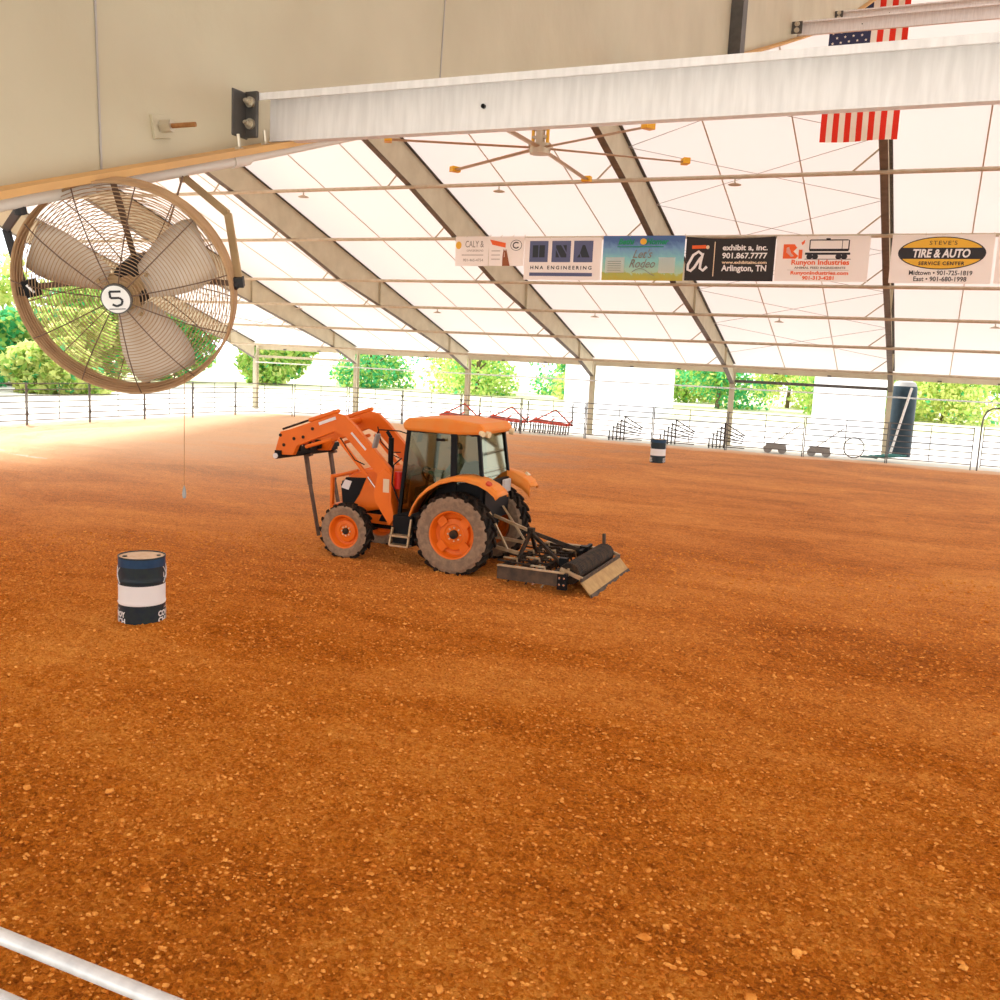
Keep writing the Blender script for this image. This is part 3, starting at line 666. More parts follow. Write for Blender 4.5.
# 6 Runyon
r,f,W,Hh=banner('banner',775.5,869,236,281.5,M['paper'],'white banner with an orange Ri mark above a rail tank wagon drawing')
b=MB()
poly(f,[(-.42,.82),(-.42,.50),(-.28,.50),(-.25,.56),(-.31,.66),(-.27,.74),(-.30,.82)],M['orange_ink'],r,'letter_r'); poly(f,[(-.385,.74),(-.36,.76),(-.33,.62),(-.30,.56),(-.33,.54),(-.385,.64)],M['paper'],r,'corn_mark',.003)
rect(f,-.25,-.21,.50,.70,M['orange_ink'],r,'letter_i'); poly(f,[(-.23,.85),(-.19,.92),(-.195,.84),(-.215,.80)],M['orange_ink'],r,'leaf_mark')
b=MB()
def seg(x0,y0,x1,y1,w_):
    p0=f(x0,y0);p1=f(x1,y1); b.bar((p0[0],p0[1]-.004,p0[2]),(p1[0],p1[1]-.004,p1[2]),.004,w_,up=(0,0,1) if abs(x1-x0)*W>.01 else (1,0,0))
seg(-.135,.91,.27,.91,.03); seg(-.135,.69,.28,.69,.07); seg(-.135,.69,-.135,.91,.03); seg(.28,.69,.28,.91,.03); seg(.21,.7,.21,.91,.015); seg(.035,.93,.08,.93,.05); seg(-.18,.61,.30,.61,.06); seg(-.18,.49,.31,.49,.015)
b.build('wagon_drawing',M['ink'],r)
for cx_ in(-.13,-.07,.18,.24): poly(f,ell(cx_,.545,.033,.062,18),M['ink'],r,'wagon_wheel',.005)
T(f,W,Hh,'Runyon Industries',.19,-.01,.405,M['orange_ink'],r,width=.62,bold=.006); T(f,W,Hh,'ANIMAL FEED INGREDIENTS',.08,-.01,.30,M['grey_ink'],r,width=.55,bold=.003)
rect(f,-.36,.30,.245,.25,M['grey_ink'],r,'rule'); T(f,W,Hh,'RunyonIndustries.com',.135,-.01,.175,M['orange_ink'],r,width=.62,bold=.005); T(f,W,Hh,'901-313-4281',.14,-.02,.075,M['orange_ink'],r,width=.34,bold=.005)
# 7 tire
r,f,W,Hh=banner('banner',890.5,993,234.5,283.5,M['paper'],'white banner with a yellow and black oval reading Tire and Auto')
rect(f,-.5,-.5,.0,.0,M['paper'],r) if False else None
poly(f,ell(.0,.62,.43,.335),M['ink'],r,'oval_border'); poly(f,ell(.0,.62,.415,.315),M['gold'],r,'oval',.003)
pp=[p for p in ell(.01,.62,.352,.315,80)]; band=[(max(min(x,9),-9),min(max(y,.50),.73)) for x,y in ell(.01,.62,.365,.335,80)]
poly(f,[(-.405,.50),(.405,.50),(.428,.62),(.405,.73),(-.405,.73),(-.428,.62)],M['ink'],r,'oval_band',.006)
T(f,W,Hh,"STEVE'S",.15,.01,.83,M['ink'],r,width=.27,dz_=.012,space=1.2); T(f,W,Hh,'TIRE & AUTO',.30,.0,.615,M['white'],r,width=.56,dz_=.012,bold=.010,shear=.15)
T(f,W,Hh,'SERVICE CENTER',.13,.01,.41,M['ink'],r,width=.45,dz_=.012,bold=.004,space=1.2)
T(f,W,Hh,'Midtown • 901-725-1819',.17,.01,.215,M['ink'],r,width=.62,bold=.003); T(f,W,Hh,'East • 901-680-1998',.17,.01,.09,M['ink'],r,width=.52,bold=.003)
r,f,W,Hh=banner('banner',996,1085,235,284,M['paper'],'plain white banner at the right edge, beside the Tire and Auto one')

# ------------------------------------------------------------------ fences
def panel_proto():
    r=empty('livestock_panel'); L=3.03
    for i in range(7):
        z=.22+i*.232; b=MB(); b.tube([(.04,0,z),(L-.04,0,z)],.021,6); b.build('rail',M['fence'],r)
    for x in(.03,L-.03):
        b=MB(); b.tube([(x,0,0),(x,0,1.65)],.022,6); b.tube([(x,-.03,.4),(x,-.03,.55)],.02,6); b.tube([(x,-.03,1.3),(x,-.03,1.42)],.02,6); b.build('post',M['fence'],r)
    b=MB(); b.box((L/2,0,.93),(.03,.008,1.42)); b.build('stay',M['fence'],r); return r
proto=panel_proto(); used=False
def put_panel(a,b_,label,group='livestock panels round the arena'):
    global used
    a=Vector(a);b_=Vector(b_); d_=b_-a; o=proto if not used else copy_tree(proto); used=True
    o.location=(a.x,a.y,0); o.rotation_euler=(0,0,math.atan2(d_.y,d_.x)); o.scale=(d_.length/3.03,1,1)
    tag(o,'grey seven-rail livestock panel '+label,'fence panel',group)
fx=[1.65,-1.41,-4.6,-7.75,-10.95,-14.05,-17.2,-20.3,-23.5,-26.6]
wh=['right of the blue tank','beside the blue tank, to its left','left of the wire ring behind it','right of the small far barrel','behind the small far barrel','left of the white shed post','in front of the red implements','just behind the cab roof','between tractor loader and cab','left of the raised loader elbow']
for i in range(len(fx)-1): put_panel((fx[i+1],41),(fx[i],41),wh[i])
put_panel((-29.3,40.2),(-26.65,41),'at the far left corner, right of the corner'); put_panel((-31.2,38.0),(-29.35,40.15),'crossing the far left corner')
ly=[38.0,35.0,32.0,29.0,26.0,23.0,20.0,17.0]
wl=['next to the far left corner','second from the far left corner','third from the far left corner','under the caged fan, fourth from the corner','left of the caged fan bottom, fifth from the corner','at the picture edge, sixth from the corner','beyond the picture edge']
for i in range(len(ly)-1): put_panel((-31.2,ly[i+1]),(-31.2,ly[i]),wl[i])
put_panel((5.1,41),(8.1,41),'beyond the arched gate')
g=tag(empty('arched_gate',(1.85,41,0)),'tubular gate under a rounded arch at the right edge of the far fence','gate')
b=MB(); pts=[(0,0,-.05),(0,0,1.75),(.03,0,2.05),(.12,0,2.28),(.3,0,2.4),(.6,0,2.43),(2.6,0,2.43),(2.9,0,2.4),(3.08,0,2.28),(3.17,0,2.05),(3.2,0,1.75),(3.2,0,-.05)]; b.tube(pts,.03,8); b.build('arch',M['fence'],g,True)
for i in range(7):
    z=.22+i*.232; b=MB(); b.tube([(.1,0,z),(3.1,0,z)],.021,6); b.build('rail',M['fence'],g)
b=MB(); b.tube([(.1,0,.15),(.1,0,1.7)],.02,6); b.tube([(3.1,0,.15),(3.1,0,1.7)],.02,6); b.build('upright',M['fence'],g)

# ------------------------------------------------------------------ barrels
def barrel(loc,rz,label,sc=1):
    r=tag(empty('barrel',loc,rz),label,'barrel','barrels on the arena floor'); R0=.283; Hb=.86; r.scale=(.955,.955,.965)
    def z2(z0_,z1_,nm,m_,ex=0):
        b=MB(); prof=[]
        n=max(3,int((z1_-z0_)/.02))
        for i in range(n+1):
            z=z0_+(z1_-z0_)*i/n; rr=R0+ex
            for rz_ in(.29,.57): rr+=.008*math.exp(-((z-rz_)/.014)**2)
            prof.append((rr,z))
        b.lathe(prof,(0,0,0),(0,0,1),40); return b.build(nm,m_,r,True)
    z2(.0,.27,'lower_shell',M['dkblue']); z2(.27,.52,'white_band',M['white'],.001).__setitem__('label','broad white band'); z2(.52,.75,'upper_shell',M['dkblue']); z2(.75,.85,'blue_band',M['blue'],.001)
    b=MB(); b.lathe([(R0+.004,0),(R0+.004,.02),(R0-.006,.02),(R0-.006,0)],(0,0,.85),(0,0,1),40); b.lathe([(R0+.004,0),(R0+.004,.015)],(0,0,.0),(0,0,1),40); b.build('rim',M['dkblue'],r,True)
    b=MB(); b.cyl((0,0,.84),(0,0,.856),R0-.004,n=40); b.build('lid',M['barreltop'],r)
    b=MB(); b.cyl((-.2,-.02,.855),(-.2,-.02,.865),.03,n=12); b.cyl((.2,-.0,.855),(.2,0,.865),.025,n=12); b.build('bung',M['black'],r)
    def wrap(a0_,z0_): return lambda x,y:((R0+.006)*math.sin(a0_+x/R0),-(R0+.006)*math.cos(a0_+x/R0),z0_+y)
    for a0_ in(-1.45,1.45,0+PI):
        for tx,zz in(('COWBOY',.155),('CHURCH',.07)): place_text('lettering',tx,.095,0,0,wrap(a0_,zz),M['white'],r,width=.40,bold=.004)
        place_text('lettering','ARENA',.03,0,0,wrap(a0_,.225),M['white'],r,width=.2)
        b=MB(); W_=wrap(a0_,.64)
        for q_ in((-.10,-.10,.10,.10),(-.10,.10,.10,-.10)):
            P=[W_(q_[0]+(q_[2]-q_[0])*t_/8,q_[1]+(q_[3]-q_[1])*t_/8) for t_ in range(9)]; b.tube(P,.006,5)
        P=[W_(.13*math.cos(t_*PI/16),.10*math.sin(t_*PI/16)) for t_ in range(32)]
        b.tube([W_(-.09,.03),W_(-.09,-.03),W_(-.06,-.03)],.005,5); b.build('crossed_emblem',M['white'],r)
    return r
zb1=float(dz(-8.41,8.83)); barrel((-8.50,8.66,-.02),.75,'dark blue barrel with a broad white band, the big one at the left foreground')
barrel((-8.72,33.6,-.02),.25,'small-looking distant barrel with a white band near the far fence')

# ------------------------------------------------------------------ tractor
TR=tag(empty('tractor',(-6.6,14.0,0),R_(182)),'orange tractor with cab and raised front loader standing on the dirt','tractor')
def wheel(name,x,y,Rw,wd,rim_r,side,zc,lugs,parent=TR):
    # side +1 : outer face toward +y
    r=MB(); h=wd/2
    prof=[(rim_r,-h*.82),(rim_r+.03,-h*.95),(Rw*.86,-h),(Rw*.94,-h*.88),(Rw*.965,-h*.5),(Rw*.97,0),(Rw*.965,h*.5),(Rw*.94,h*.88),(Rw*.86,h),(rim_r+.03,h*.95),(rim_r,h*.82)]
    r.lathe(prof,(0,0,0),(0,1,0),56)
    nl=len(r.f)
    # faces in sidewall ->dusty
    for i in range(nl):
        band=i//56
        r.m[i]=1 if band in(0,1,2,7,8,9) else 0
    for i in range(lugs):
        for s_ in(-1,1):
            a=2*PI*(i+(.5 if s_>0 else 0))/lugs
            P=[]
            for t_ in(0,.5,1):
                aa=a+t_*.26*(1 if True else -1); yy=s_*h*(.02+.98*t_); rr=Rw*(.99 if t_<.9 else .955)
                P.append(Vector((rr*math.cos(aa),yy,rr*math.sin(aa))))
            for p,q_ in zip(P[:-1],P[1:]):
                n_=Vector(((p+q_).x,0,(p+q_).z)).normalized(); r.bar(p,q_,.045*Rw/.63,.06*Rw/.63,up=n_)
    o=r.build(name,[M['rubber'],M['dustrubber']],parent,loc=(x,y,zc))
    # rim dish
    s=side; rb=MB(); D_=.5*wd
    prof=[(rim_r+.012,s*D_*.9),(rim_r-.01,s*D_*.86),(rim_r-.03,s*D_*.55),(rim_r-.045,s*D_*.1),(rim_r*.72,s*D_*.05),(rim_r*.66,s*D_*.28),(rim_r*.45,s*D_*.36),(rim_r*.40,s*D_*.22),(.0,s*D_*.22)]
    rb.lathe(prof,(0,0,0),(0,1,0),40); rb.lathe([(rim_r+.012,-s*D_*.9),(rim_r-.03,-s*D_*.5),(rim_r-.045,s*D_*.1)],(0,0,0),(0,1,0),40)
    rm=rb.build('rim',M['orange'],o,True)
    if Rw>.5:
        lb=MB()
        for i in range(4):
            a=PI/4+i*PI/2; lb.box((rim_r*.74*math.cos(a),s*D_*.42,rim_r*.74*math.sin(a)),(rim_r*.42,.02,.13),Matrix.Rotation(-a+PI/2,3,'Y'))
        lb.build('rim_lug',M['orange'],rm)
    hb=MB(); hb.cyl((0,0,0),(0,s*D_*.5,0),.055*Rw/.63+.012,n=20)
    hb.build('hub_cap',M['darkmetal'],rm,True)
    bb=MB()
    for i in range(8):
        a=2*PI*i/8; c_=(.105*Rw/.63*math.cos(a),.105*Rw/.63*math.sin(a)); bb.cyl((c_[0],s*D_*.2,c_[1]),(c_[0],s*D_*.32,c_[1]),.013,n=8)
    bb.build('wheel_bolt',M['cream'],rm)
    return o
wheel('rear_wheel',0,.74,.64,.36,.37,1,.625,20); wheel('rear_wheel',0,-.76,.64,.36,.37,-1,.625,20)
wheel('front_wheel',2.0,.66,.455,.25,.268,1,.44,16); wheel('front_wheel',2.05,-.66,.455,.25,.268,-1,.44,16)
# chassis
b=MB(); b.box((1.0,0,.62),(2.3,.36,.34)); b.box((0,0,.66),(.6,.62,.42)); b.box((1.6,0,.8),(1.2,.5,.35)); b.box((.55,.42,.62),(.5,.3,.25)); b.build('chassis',M['black'],TR,bevel=.02)
b=MB(); b.cyl((0,-.6,.625),(0,.6,.625),.12,n=14); b.build('rear_axle',M['darkmetal'],TR,True)
b=MB(); b.cyl((2.02,-.56,.42),(2.02,.56,.42),.07,n=12); b.box((2.02,0,.45),(.3,.3,.16)); b.build('front_axle',M['darkmetal'],TR)
b=MB(); b.box((1.62,.26,.62),(.7,.03,.16)); b.box((1.62,-.26,.62),(.7,.03,.16)); b.build('side_frame',M['orange'],TR,bevel=.01)
# hood
fs_=lambda u,v,t:(u,t,v)
b=MB(); side=[(1.05,.86),(1.05,1.5),(1.5,1.5),(1.85,1.45),(2.12,1.36),(2.28,1.24),(2.36,1.05),(2.34,.80),(2.1,.80),(1.9,.72),(1.55,.80)]
b.prism(side,fs_,-.31,.31); hood=b.build('hood',M['orange'],TR,bevel=.05)
for s in(1,-1):
    b=MB(); b.prism([(2.30,.84),(2.34,1.15),(2.24,1.28),(1.86,1.30),(1.98,1.02),(2.08,.86)],fs_,s*.305,s*.322); b.build('side_grille',M['black'],hood)
    b=MB(); b.prism([(2.33,1.10),(2.26,1.24),(2.13,1.22),(2.19,1.07)],fs_,s*.322,s*.33); b.build('headlight',M['white'],hood)
    b=MB(); b.prism([(1.6,.6),(1.25,.6),(1.42,1.0)],fs_,s*.3,s*.318); b.build('vent',M['black'],hood)
b=MB(); b.box((2.36,0,1.02),(.03,.46,.36)); b.build('front_grille',M['black'],hood)
# grille guard
b=MB()
for y in(-.3,.3): b.box((2.52,y,1.02),(.05,.07,.5))
b.box((2.52,0,1.27),(.05,.66,.06)); b.box((2.5,0,.76),(.1,.66,.07)); b.bar((2.52,.31,1.26),(2.02,.31,1.42),.04,.04); b.bar((2.52,-.31,1.26),(2.02,-.31,1.42),.04,.04); b.build('grille_guard',M['orange'],TR,bevel=.008)
# cab
b=MB(); b.prism([(1.02,.62),(1.02,.78),(.55,.98),(.40,1.3),(.0,1.42),(-.34,1.42),(-.34,.8),(.3,.62)],fs_,-.6,.6); cab=b.build('cab',M['black'],TR,bevel=.01)
zt_=2.2
cz_={'A':((1.08,.58,.78),(.96,.56,zt_)),'B':((.12,.61,1.3),(.16,.57,zt_)),'Cc':((-.34,.55,1.42),(-.23,.51,zt_))}
for s in(1,-1):
    for k_,(p,q_) in cz_.items():
        b=MB(); b.bar((p[0],p[1]*s,p[2]),(q_[0],q_[1]*s,q_[2]),.055 if k_!='B' else .10,.05,up=(1,0,0) if False else (0,1,0)); b.build('pillar',M['black'],cab)
    b=MB(); b.bar((1.08,.585*s,.8),(.42,.61*s,1.0),.03,.04); b.bar((.96,.56*s,zt_-.02),(-.23,.51*s,zt_-.02),.04,.06); b.bar((.40,.61*s,1.34),(-.34,.56*s,1.44),.03,.04); b.build('door_frame',M['black'],cab)
    b=MB(); b.add([(1.06,.585*s,.82),(.52,.605*s,.95),(.40,.61*s,1.3),(.14,.61*s,1.38),(.17,.57*s,2.17),(.95,.565*s,2.17)],[(0,1,2,3,4,5)]); b.build('door_glass',M['glass'],cab)
    b=MB(); b.add([(.12,.61*s,1.38),(-.33,.56*s,1.44),(-.22,.515*s,2.17),(.16,.57*s,2.17)],[(0,1,2,3)]); b.build('side_glass',M['glass'],cab)
b=MB(); b.add([(-.345,-.54,1.44),(-.345,.54,1.44),(-.235,.50,2.17),(-.235,-.50,2.17)],[(0,1,2,3)]); b.build('rear_glass',M['glass'],cab)
b=MB(); b.add([(1.09,-.56,.95),(1.09,.56,.95),(.98,.55,2.17),(.98,-.55,2.17)],[(0,1,2,3)]); b.build('windscreen',M['glass'],cab)
b=MB(); b.bar((-.35,-.55,1.43),(-.35,.55,1.43),.05,.05); b.box((-.34,0,1.2),(.08,1.0,.42)); b.build('rear_sill',M['black'],cab)
b=MB(); b.cyl((.44,.625,2.06),(.30,.63,2.07),.022,n=8); b.build('door_handle',M['black'],cab)
# roof
b=MB(); b.prism([(1.03,2.17),(1.07,2.28),(.97,2.37),(.3,2.41),(-.28,2.36),(-.37,2.28),(-.34,2.19),(.1,2.16)],fs_,-.58,.62); rf=b.build('roof',M['orange_roof'],TR,bevel=.045)
b=MB()
for s in(1,-1):
    b.cyl((-.34,.50*s,2.20),(-.41,.51*s,2.19),.05,n=14); b.cyl((-.30,.60*s,2.22),(-.36,.64*s,2.20),.042,n=12)
b.build('work_light',M['lamp'],rf,True)
# fenders
for s in(1,-1):
    b=MB(); vs=[];ff=[]
    prof=[(.74,.88),(.69,1.02),(.60,1.17),(.45,1.32),(.23,1.46),(.0,1.53),(-.2,1.545),(-.44,1.50),(-.60,1.43),(-.72,1.34),(-.75,1.29)]
    for x,z in prof:
        vs+=[(x,.49*s,z-.16 if (x<.1 and s<0) else z-.03),(x,.50*s,z+.01),(x,.86*s,z),(x*.985,.92*s,z-.03),(x*.965,.93*s,.66+(z-.66)*.93)]
    n=5
    for i in range(len(prof)-1):
        for j in range(4): ff.append((i*n+j,i*n+j+1,(i+1)*n+j+1,(i+1)*n+j))
    b.add(vs,ff); o=b.build('fender',M['orange_roof'],TR,True); so=o.modifiers.new('s','SOLIDIFY'); so.thickness=.03; so.offset=0
    b=MB(); b.box((-.64,.70*s,1.38),(.16,.36,.10),Matrix.Rotation(R_(-35),3,'Y')); b.build('fender_tail',M['orange_roof'],o,bevel=.03)
    b=MB(); b.cyl((-.56,.84*s,1.455),(-.585,.85*s,1.49),.05,n=14); b.build('tail_lamp',M['pastel_red' if s>0 else 'lamp'],o)
b=MB(); b.box((-.42,-.28,1.33),(.05,.28,.21)); b.build('number_panel',M['paper'],cab,bevel=.015)
# steps
b=MB()
for z in(.32,.48): b.box((.98,.70,z),(.34,.16,.03))
b.bar((.80,.70,.76),(.82,.76,.32),.03,.03); b.bar((1.14,.68,.60),(1.15,.76,.32),.03,.03); b.build('step',M['rodmetal'],TR)
b=MB(); b.box((.98,.55,.55),(.38,.2,.5)); b.build('fuel_tank',M['black'],TR,bevel=.03)
# exhaust, mirrors, hoses
b=MB(); b.cyl((1.42,.30,1.45),(1.42,.30,2.0),.045,n=14); b.cyl((1.42,.30,2.0),(1.50,.30,2.10),.03,n=10); b.build('exhaust',M['black'],TR,True)
b=MB(); b.cyl((1.16,.47,1.2),(1.16,.47,1.48),.08,n=14); b.build('reservoir',M['red'],TR,True,label='red canister')
for s in(1,-1):
    b=MB(); b.tube([(1.0,.58*s,2.12),(1.05,.72*s,2.16),(1.38,.78*s,2.16),(1.42,.78*s,2.1)],.011,6); mb_=b.build('mirror_arm',M['black'],TR)
    b=MB(); b.box((1.43,.78*s,1.98),(.04,.14,.24),Matrix.Rotation(R_(-14),3,'Y')); b.build('mirror',M['pad'],mb_,bevel=.015)
b=MB(); b.tube([(1.08,.60,1.0),(1.2,.64,1.3),(1.18,.64,1.6),(1.05,.62,1.72)],.012,6); b.build('grab_rail',M['black'],TR)
# loader
for s in(1,-1):
    y0,y1=(.50*s,.60*s)
    b=MB(); b.prism([(1.24,.60),(1.52,.97),(1.55,1.12),(1.48,1.43),(1.36,1.53),(1.22,1.42),(1.22,1.0),(1.15,.72)],fs_,.42*s,.62*s); mast=b.build('loader_mast',M['orange'],TR,bevel=.012)
    b=MB(); b.prism([(1.26,1.14),(1.37,1.14),(1.37,1.36),(1.26,1.36)],fs_,.621*s,.626*s); b.build('decal',M['cream'],mast)
    arm=[(1.20,1.38),(1.28,1.54),(1.94,2.17),(2.14,2.33),(2.30,2.35),(3.22,2.02),(3.38,1.98),(3.50,1.58),(3.12,1.60),(3.04,1.76),(2.32,2.05),(2.10,1.97),(1.42,1.34)]
    b=MB(); b.prism(arm,fs_,y0,y1); ar=b.build('loader_arm',M['orange'],TR,bevel=.012)
    b=MB(); b.bar((2.30,y1+.003*s,2.28),(2.62,y1+.003*s,2.16),.004,.05,up=(0,0,1)); b.bar((1.72,y1+.003*s,1.80),(2.0,y1+.003*s,2.06),.004,.035,up=(0,0,1)); b.build('decal',M['white'],ar)
    b=MB()
    for c_ in((2.74,2.07),(3.30,1.76),(3.10,1.88),(3.37,1.92),(2.92,1.92)): b.cyl((c_[0],y1,c_[1]),(c_[0],y1+.012*s,c_[1]),.028,n=12)
    b.build('pivot_pin',M['darkmetal'],ar)
    b=MB(); b.bar((2.26,(y0+y1)/2,2.40),(2.84,(y0+y1)/2,2.20),.07,.07); b.build('tilt_cylinder',M['orange'],ar,bevel=.02)
    b=MB(); b.cyl((2.8,(y0+y1)/2,2.22),(3.36,(y0+y1)/2,2.02),.018,n=8); b.build('piston_rod',M['darkmetal'],ar)
    b=MB(); b.bar((2.24,y1+.0*s,1.95),(1.66,y1+.0*s,1.36),.06,.065); b.bar((2.34,y1+.02*s,1.93),(2.86,y1+.02*s,1.76),.06,.06); b.build('lift_cylinder',M['orange'],ar,bevel=.02)
    b=MB(); b.cyl((1.72,y1+.0*s,1.42),(1.46,y1+.0*s,1.12),.02,n=8); b.build('lift_rod',M['chrome'],ar)
    b=MB(); b.tube([(2.2,y1+.01*s,1.96),(2.05,y1+.02*s,1.78),(1.9,y1+.03*s,1.62),(1.72,y1+.03*s,1.56)],.01,6); b.tube([(2.1,y0-.05*s,2.1),(2.0,y0-.1*s,1.85),(1.8,y0-.1*s,1.68),(1.6,y0-.12*s,1.7)],.01,6); b.build('hydraulic_hose',M['black'],ar)
b=MB(); b.cyl((2.5,-.5,2.18),(2.5,.5,2.18),.05,n=12); b.build('cross_tube',M['orange'],TR,True)
b=MB(); b.box((3.40,-.27,1.61),(.12,1.82,.10)); b.box((3.28,-.27,1.67),(.05,1.65,.08)); b.cyl((3.42,-1.16,1.57),(3.42,.66,1.57),.055,n=14); 
for y in(.5,.2,-.1,-.4,-.6): b.box((3.30,y,1.71),(.16,.05,.16))
ca=b.build('fork_carriage',M['black'],TR,bevel=.006)
b=MB(); b.cyl((3.42,.66,1.57),(3.42,.68,1.57),.045,n=14); b.build('carriage_end_cap',M['white'],ca)
b=MB(); b.tube([(3.32,.3,1.77),(3.26,.0,1.75),(3.32,-.35,1.77)],.018,6); b.build('carriage_hose',M['pastel_red'],ca)
for y,xb,zb_ in((-.22,3.15,.10),(-1.02,3.15,.12)):
    b=MB(); P0=(3.40,y,1.53); P1=(xb-.05,y,zb_); b.bar(P0,(3.30,y,1.0),.10,.045,up=(1,0,0)); b.bar((3.30,y,1.0),P1,.085,.035,up=(1,0,0)); b.bar((3.40,y,1.5),(3.28,y,1.54),.1,.045); b.build('fork_tine',M['forkmetal'],TR,bevel=.008)
# hitch
b=MB()
for s in(1,-1): b.bar((-.25,.3*s,.45),(-.95,.42*s,.38),.05,.05); b.bar((-.35,.3*s,1.0),(-.75,.40*s,.42),.03,.03)
b.bar((-.2,0,.9),(-.98,-.03,.66),.045,.045); b.bar((-.3,-.35,.98),(-.3,.35,.98),.06,.06); b.build('hitch_linkage',M['rodmetal'],TR)
# cab interior
b=MB(); b.box((.34,0,1.12),(.42,.46,.12)); b.box((.12,0,1.42),(.12,.44,.55),Matrix.Rotation(R_(-8),3,'Y')); b.build('seat',M['seat'],TR,bevel=.03)
b=MB(); b.tube([(.86+.14*math.cos(t_*PI/10)*.5,.19*math.sin(t_*PI/10),1.42+.14*math.cos(t_*PI/10)*.8) for t_ in range(20)],.015,6,True); b.cyl((.86,0,1.42),(.93,0,1.1),.025,n=8); b.build('steering_wheel',M['black'],TR,True)
b=MB(); b.box((.93,0,1.02),(.14,.5,.4)); b.build('dashboard',M['black'],TR,bevel=.03)

# driver
def person_body(parent):
    me=bpy.data.meshes.new('body')
    P=[(.12,0,1.24),(.08,0,1.42),(.07,0,1.58),(.08,0,1.70),(.10,0,1.78),(.11,0,1.87),
       (.08,.17,1.66),(.24,.22,1.44),(.46,.16,1.46),(.58,.12,1.48),
       (.08,-.17,1.66),(.24,-.22,1.44),(.46,-.16,1.46),(.58,-.12,1.48),
       (.18,.10,1.22),(.52,.13,1.24),(.64,.13,.90),(.74,.13,.84),
       (.18,-.10,1.22),(.52,-.13,1.24),(.64,-.13,.90),(.74,-.13,.84)]
    E=[(0,1),(1,2),(2,3),(3,4),(4,5),(3,6),(6,7),(7,8),(8,9),(3,10),(10,11),(11,12),(12,13),(0,14),(14,15),(15,16),(16,17),(0,18),(18,19),(19,20),(20,21)]
    Rr=[.15,.14,.155,.09,.06,.085,.06,.045,.036,.03,.06,.045,.036,.03,.09,.065,.045,.04,.09,.065,.045,.04]
    me.from_pydata(P,E,[]); me.materials.append(M['shirt']); o=bpy.data.objects.new('body',me); C.objects.link(o); o.parent=parent
    sk=o.modifiers.new('skin','SKIN'); sl=me.skin_vertices[0].data if me.skin_vertices else None
    if not me.skin_vertices:
        bm_=None
    for i,rr in enumerate(Rr): me.skin_vertices[0].data[i].radius=(rr,rr*.95)
    me.skin_vertices[0].data[0].use_root=True
    sb=o.modifiers.new('sub','SUBSURF'); sb.levels=1; sb.render_levels=1; return o
dr=tag(empty('person',(-6.6-.24*math.cos(R_(2)),14.0-.24*math.sin(R_(2)),0),R_(182)),'person in a dark green shirt and cap driving inside the tractor cab','person')
try: bo=person_body(dr)
except Exception as ex:
    print('skin fail',ex)
b=MB(); b.lathe([(0,-.12),(.055,-.11),(.075,-.06),(.082,0),(.08,.05),(.06,.09),(0,.105)],(.12,0,1.87),(0,0,1),16); b.cyl((.195,0,1.86),(.215,0,1.845),.014,.008,n=8)
for s in(1,-1): b.cyl((.11,.078*s,1.86),(.11,.09*s,1.86),.02,n=8)
hd=b.build('head',M['skin'],dr,True)
b=MB(); b.lathe([(.086,.0),(.088,.04),(.06,.095),(0,.11)],(.12,0,1.88),(0,0,1),16); b.box((.22,0,1.89),(.10,.12,.012)); b.build('cap',M['hair'],dr,True)
b=MB()
for s in(1,-1): b.cyl((.192,.03*s,1.885),(.198,.03*s,1.885),.008,n=8)
b.bar((.193,-.025,1.815),(.193,.025,1.815),.004,.006); b.build('face',M['hair'],hd)
b=MB()
for s in(1,-1):
    for j in range(4): b.tube([(.60,(.10+.018*j)*s,1.49),(.64,(.10+.018*j)*s,1.495),(.655,(.10+.018*j)*s,1.47)],.008,5)
    b.tube([(.58,.10*s,1.48),(.61,.075*s,1.46)],.009,5); b.cyl((.56,.125*s,1.485),(.62,.125*s,1.485),.03,n=8)
b.build('hands',M['skin'],dr,True)

# ------------------------------------------------------------------ arena drag implement
DG=tag(empty('arena_drag',(-5.0,14.0,0),R_(182)),'dark arena drag with tines, roller and tan rear board behind the tractor','drag')
b=MB()
for s,y in((1,1.10),(-1,-1.10)):
    b=MB(); b.box((.17,y,.22),(1.05,.035,.20)); b.box((.17,y,.325),(1.05,.09,.015),mi=1); b.build('side_plate',[M['plate'],M['rodmetal']],DG)
    b=MB(); b.box((-.33,y,.20),(.14,.08,.24)); 
    for c_ in((-.30,.26),(-.37,.26),(-.30,.16),(-.37,.16),(.1,.12)): b.cyl((c_[0],y,c_[1]),(c_[0],y+.06*s,c_[1]),.016,n=8,mi=1)
    b.build('hinge_block',[M['black'],M['chrome']],DG)
for x,z in((.66,.27),(.36,.27),(.08,.27),(-.17,.27)):
    b=MB(); b.box((x,0,z),(.08,2.2,.08)); b.build('cross_beam',M['darkmetal'],DG,bevel=.006)
for j in range(3):
    for i in range(8):
        y=-.93+.25*i+.05*j; x=(.66,.36,.08)[j]
        b=MB(); b.tube([(x+.06,y,.33),(x-.06,y,.34),(x-.10,y,.15),(x-.02,y,.0)],.016,6); b.bar((x-.05,y,.33),(x+.16,y-.03,.33),.05,.02); b.build('tine',M['darkmetal' if (i+j)%3 else 'rodmetal'],DG)
b=MB(); rf_=[]
b.lathe([(0,-.93),(.155,-.93),(.155,.95),(0,.95)],(-.38,0,.29),(0,1,0),28)
for i in range(28):
    a=2*PI*i/28; b.bar((-.38+.157*math.cos(a),-.93,.29+.157*math.sin(a)),(-.38+.157*math.cos(a+.5),.95,.29+.157*math.sin(a+.5)),.012,.01)
b.build('roller',M['darkmetal'],DG)
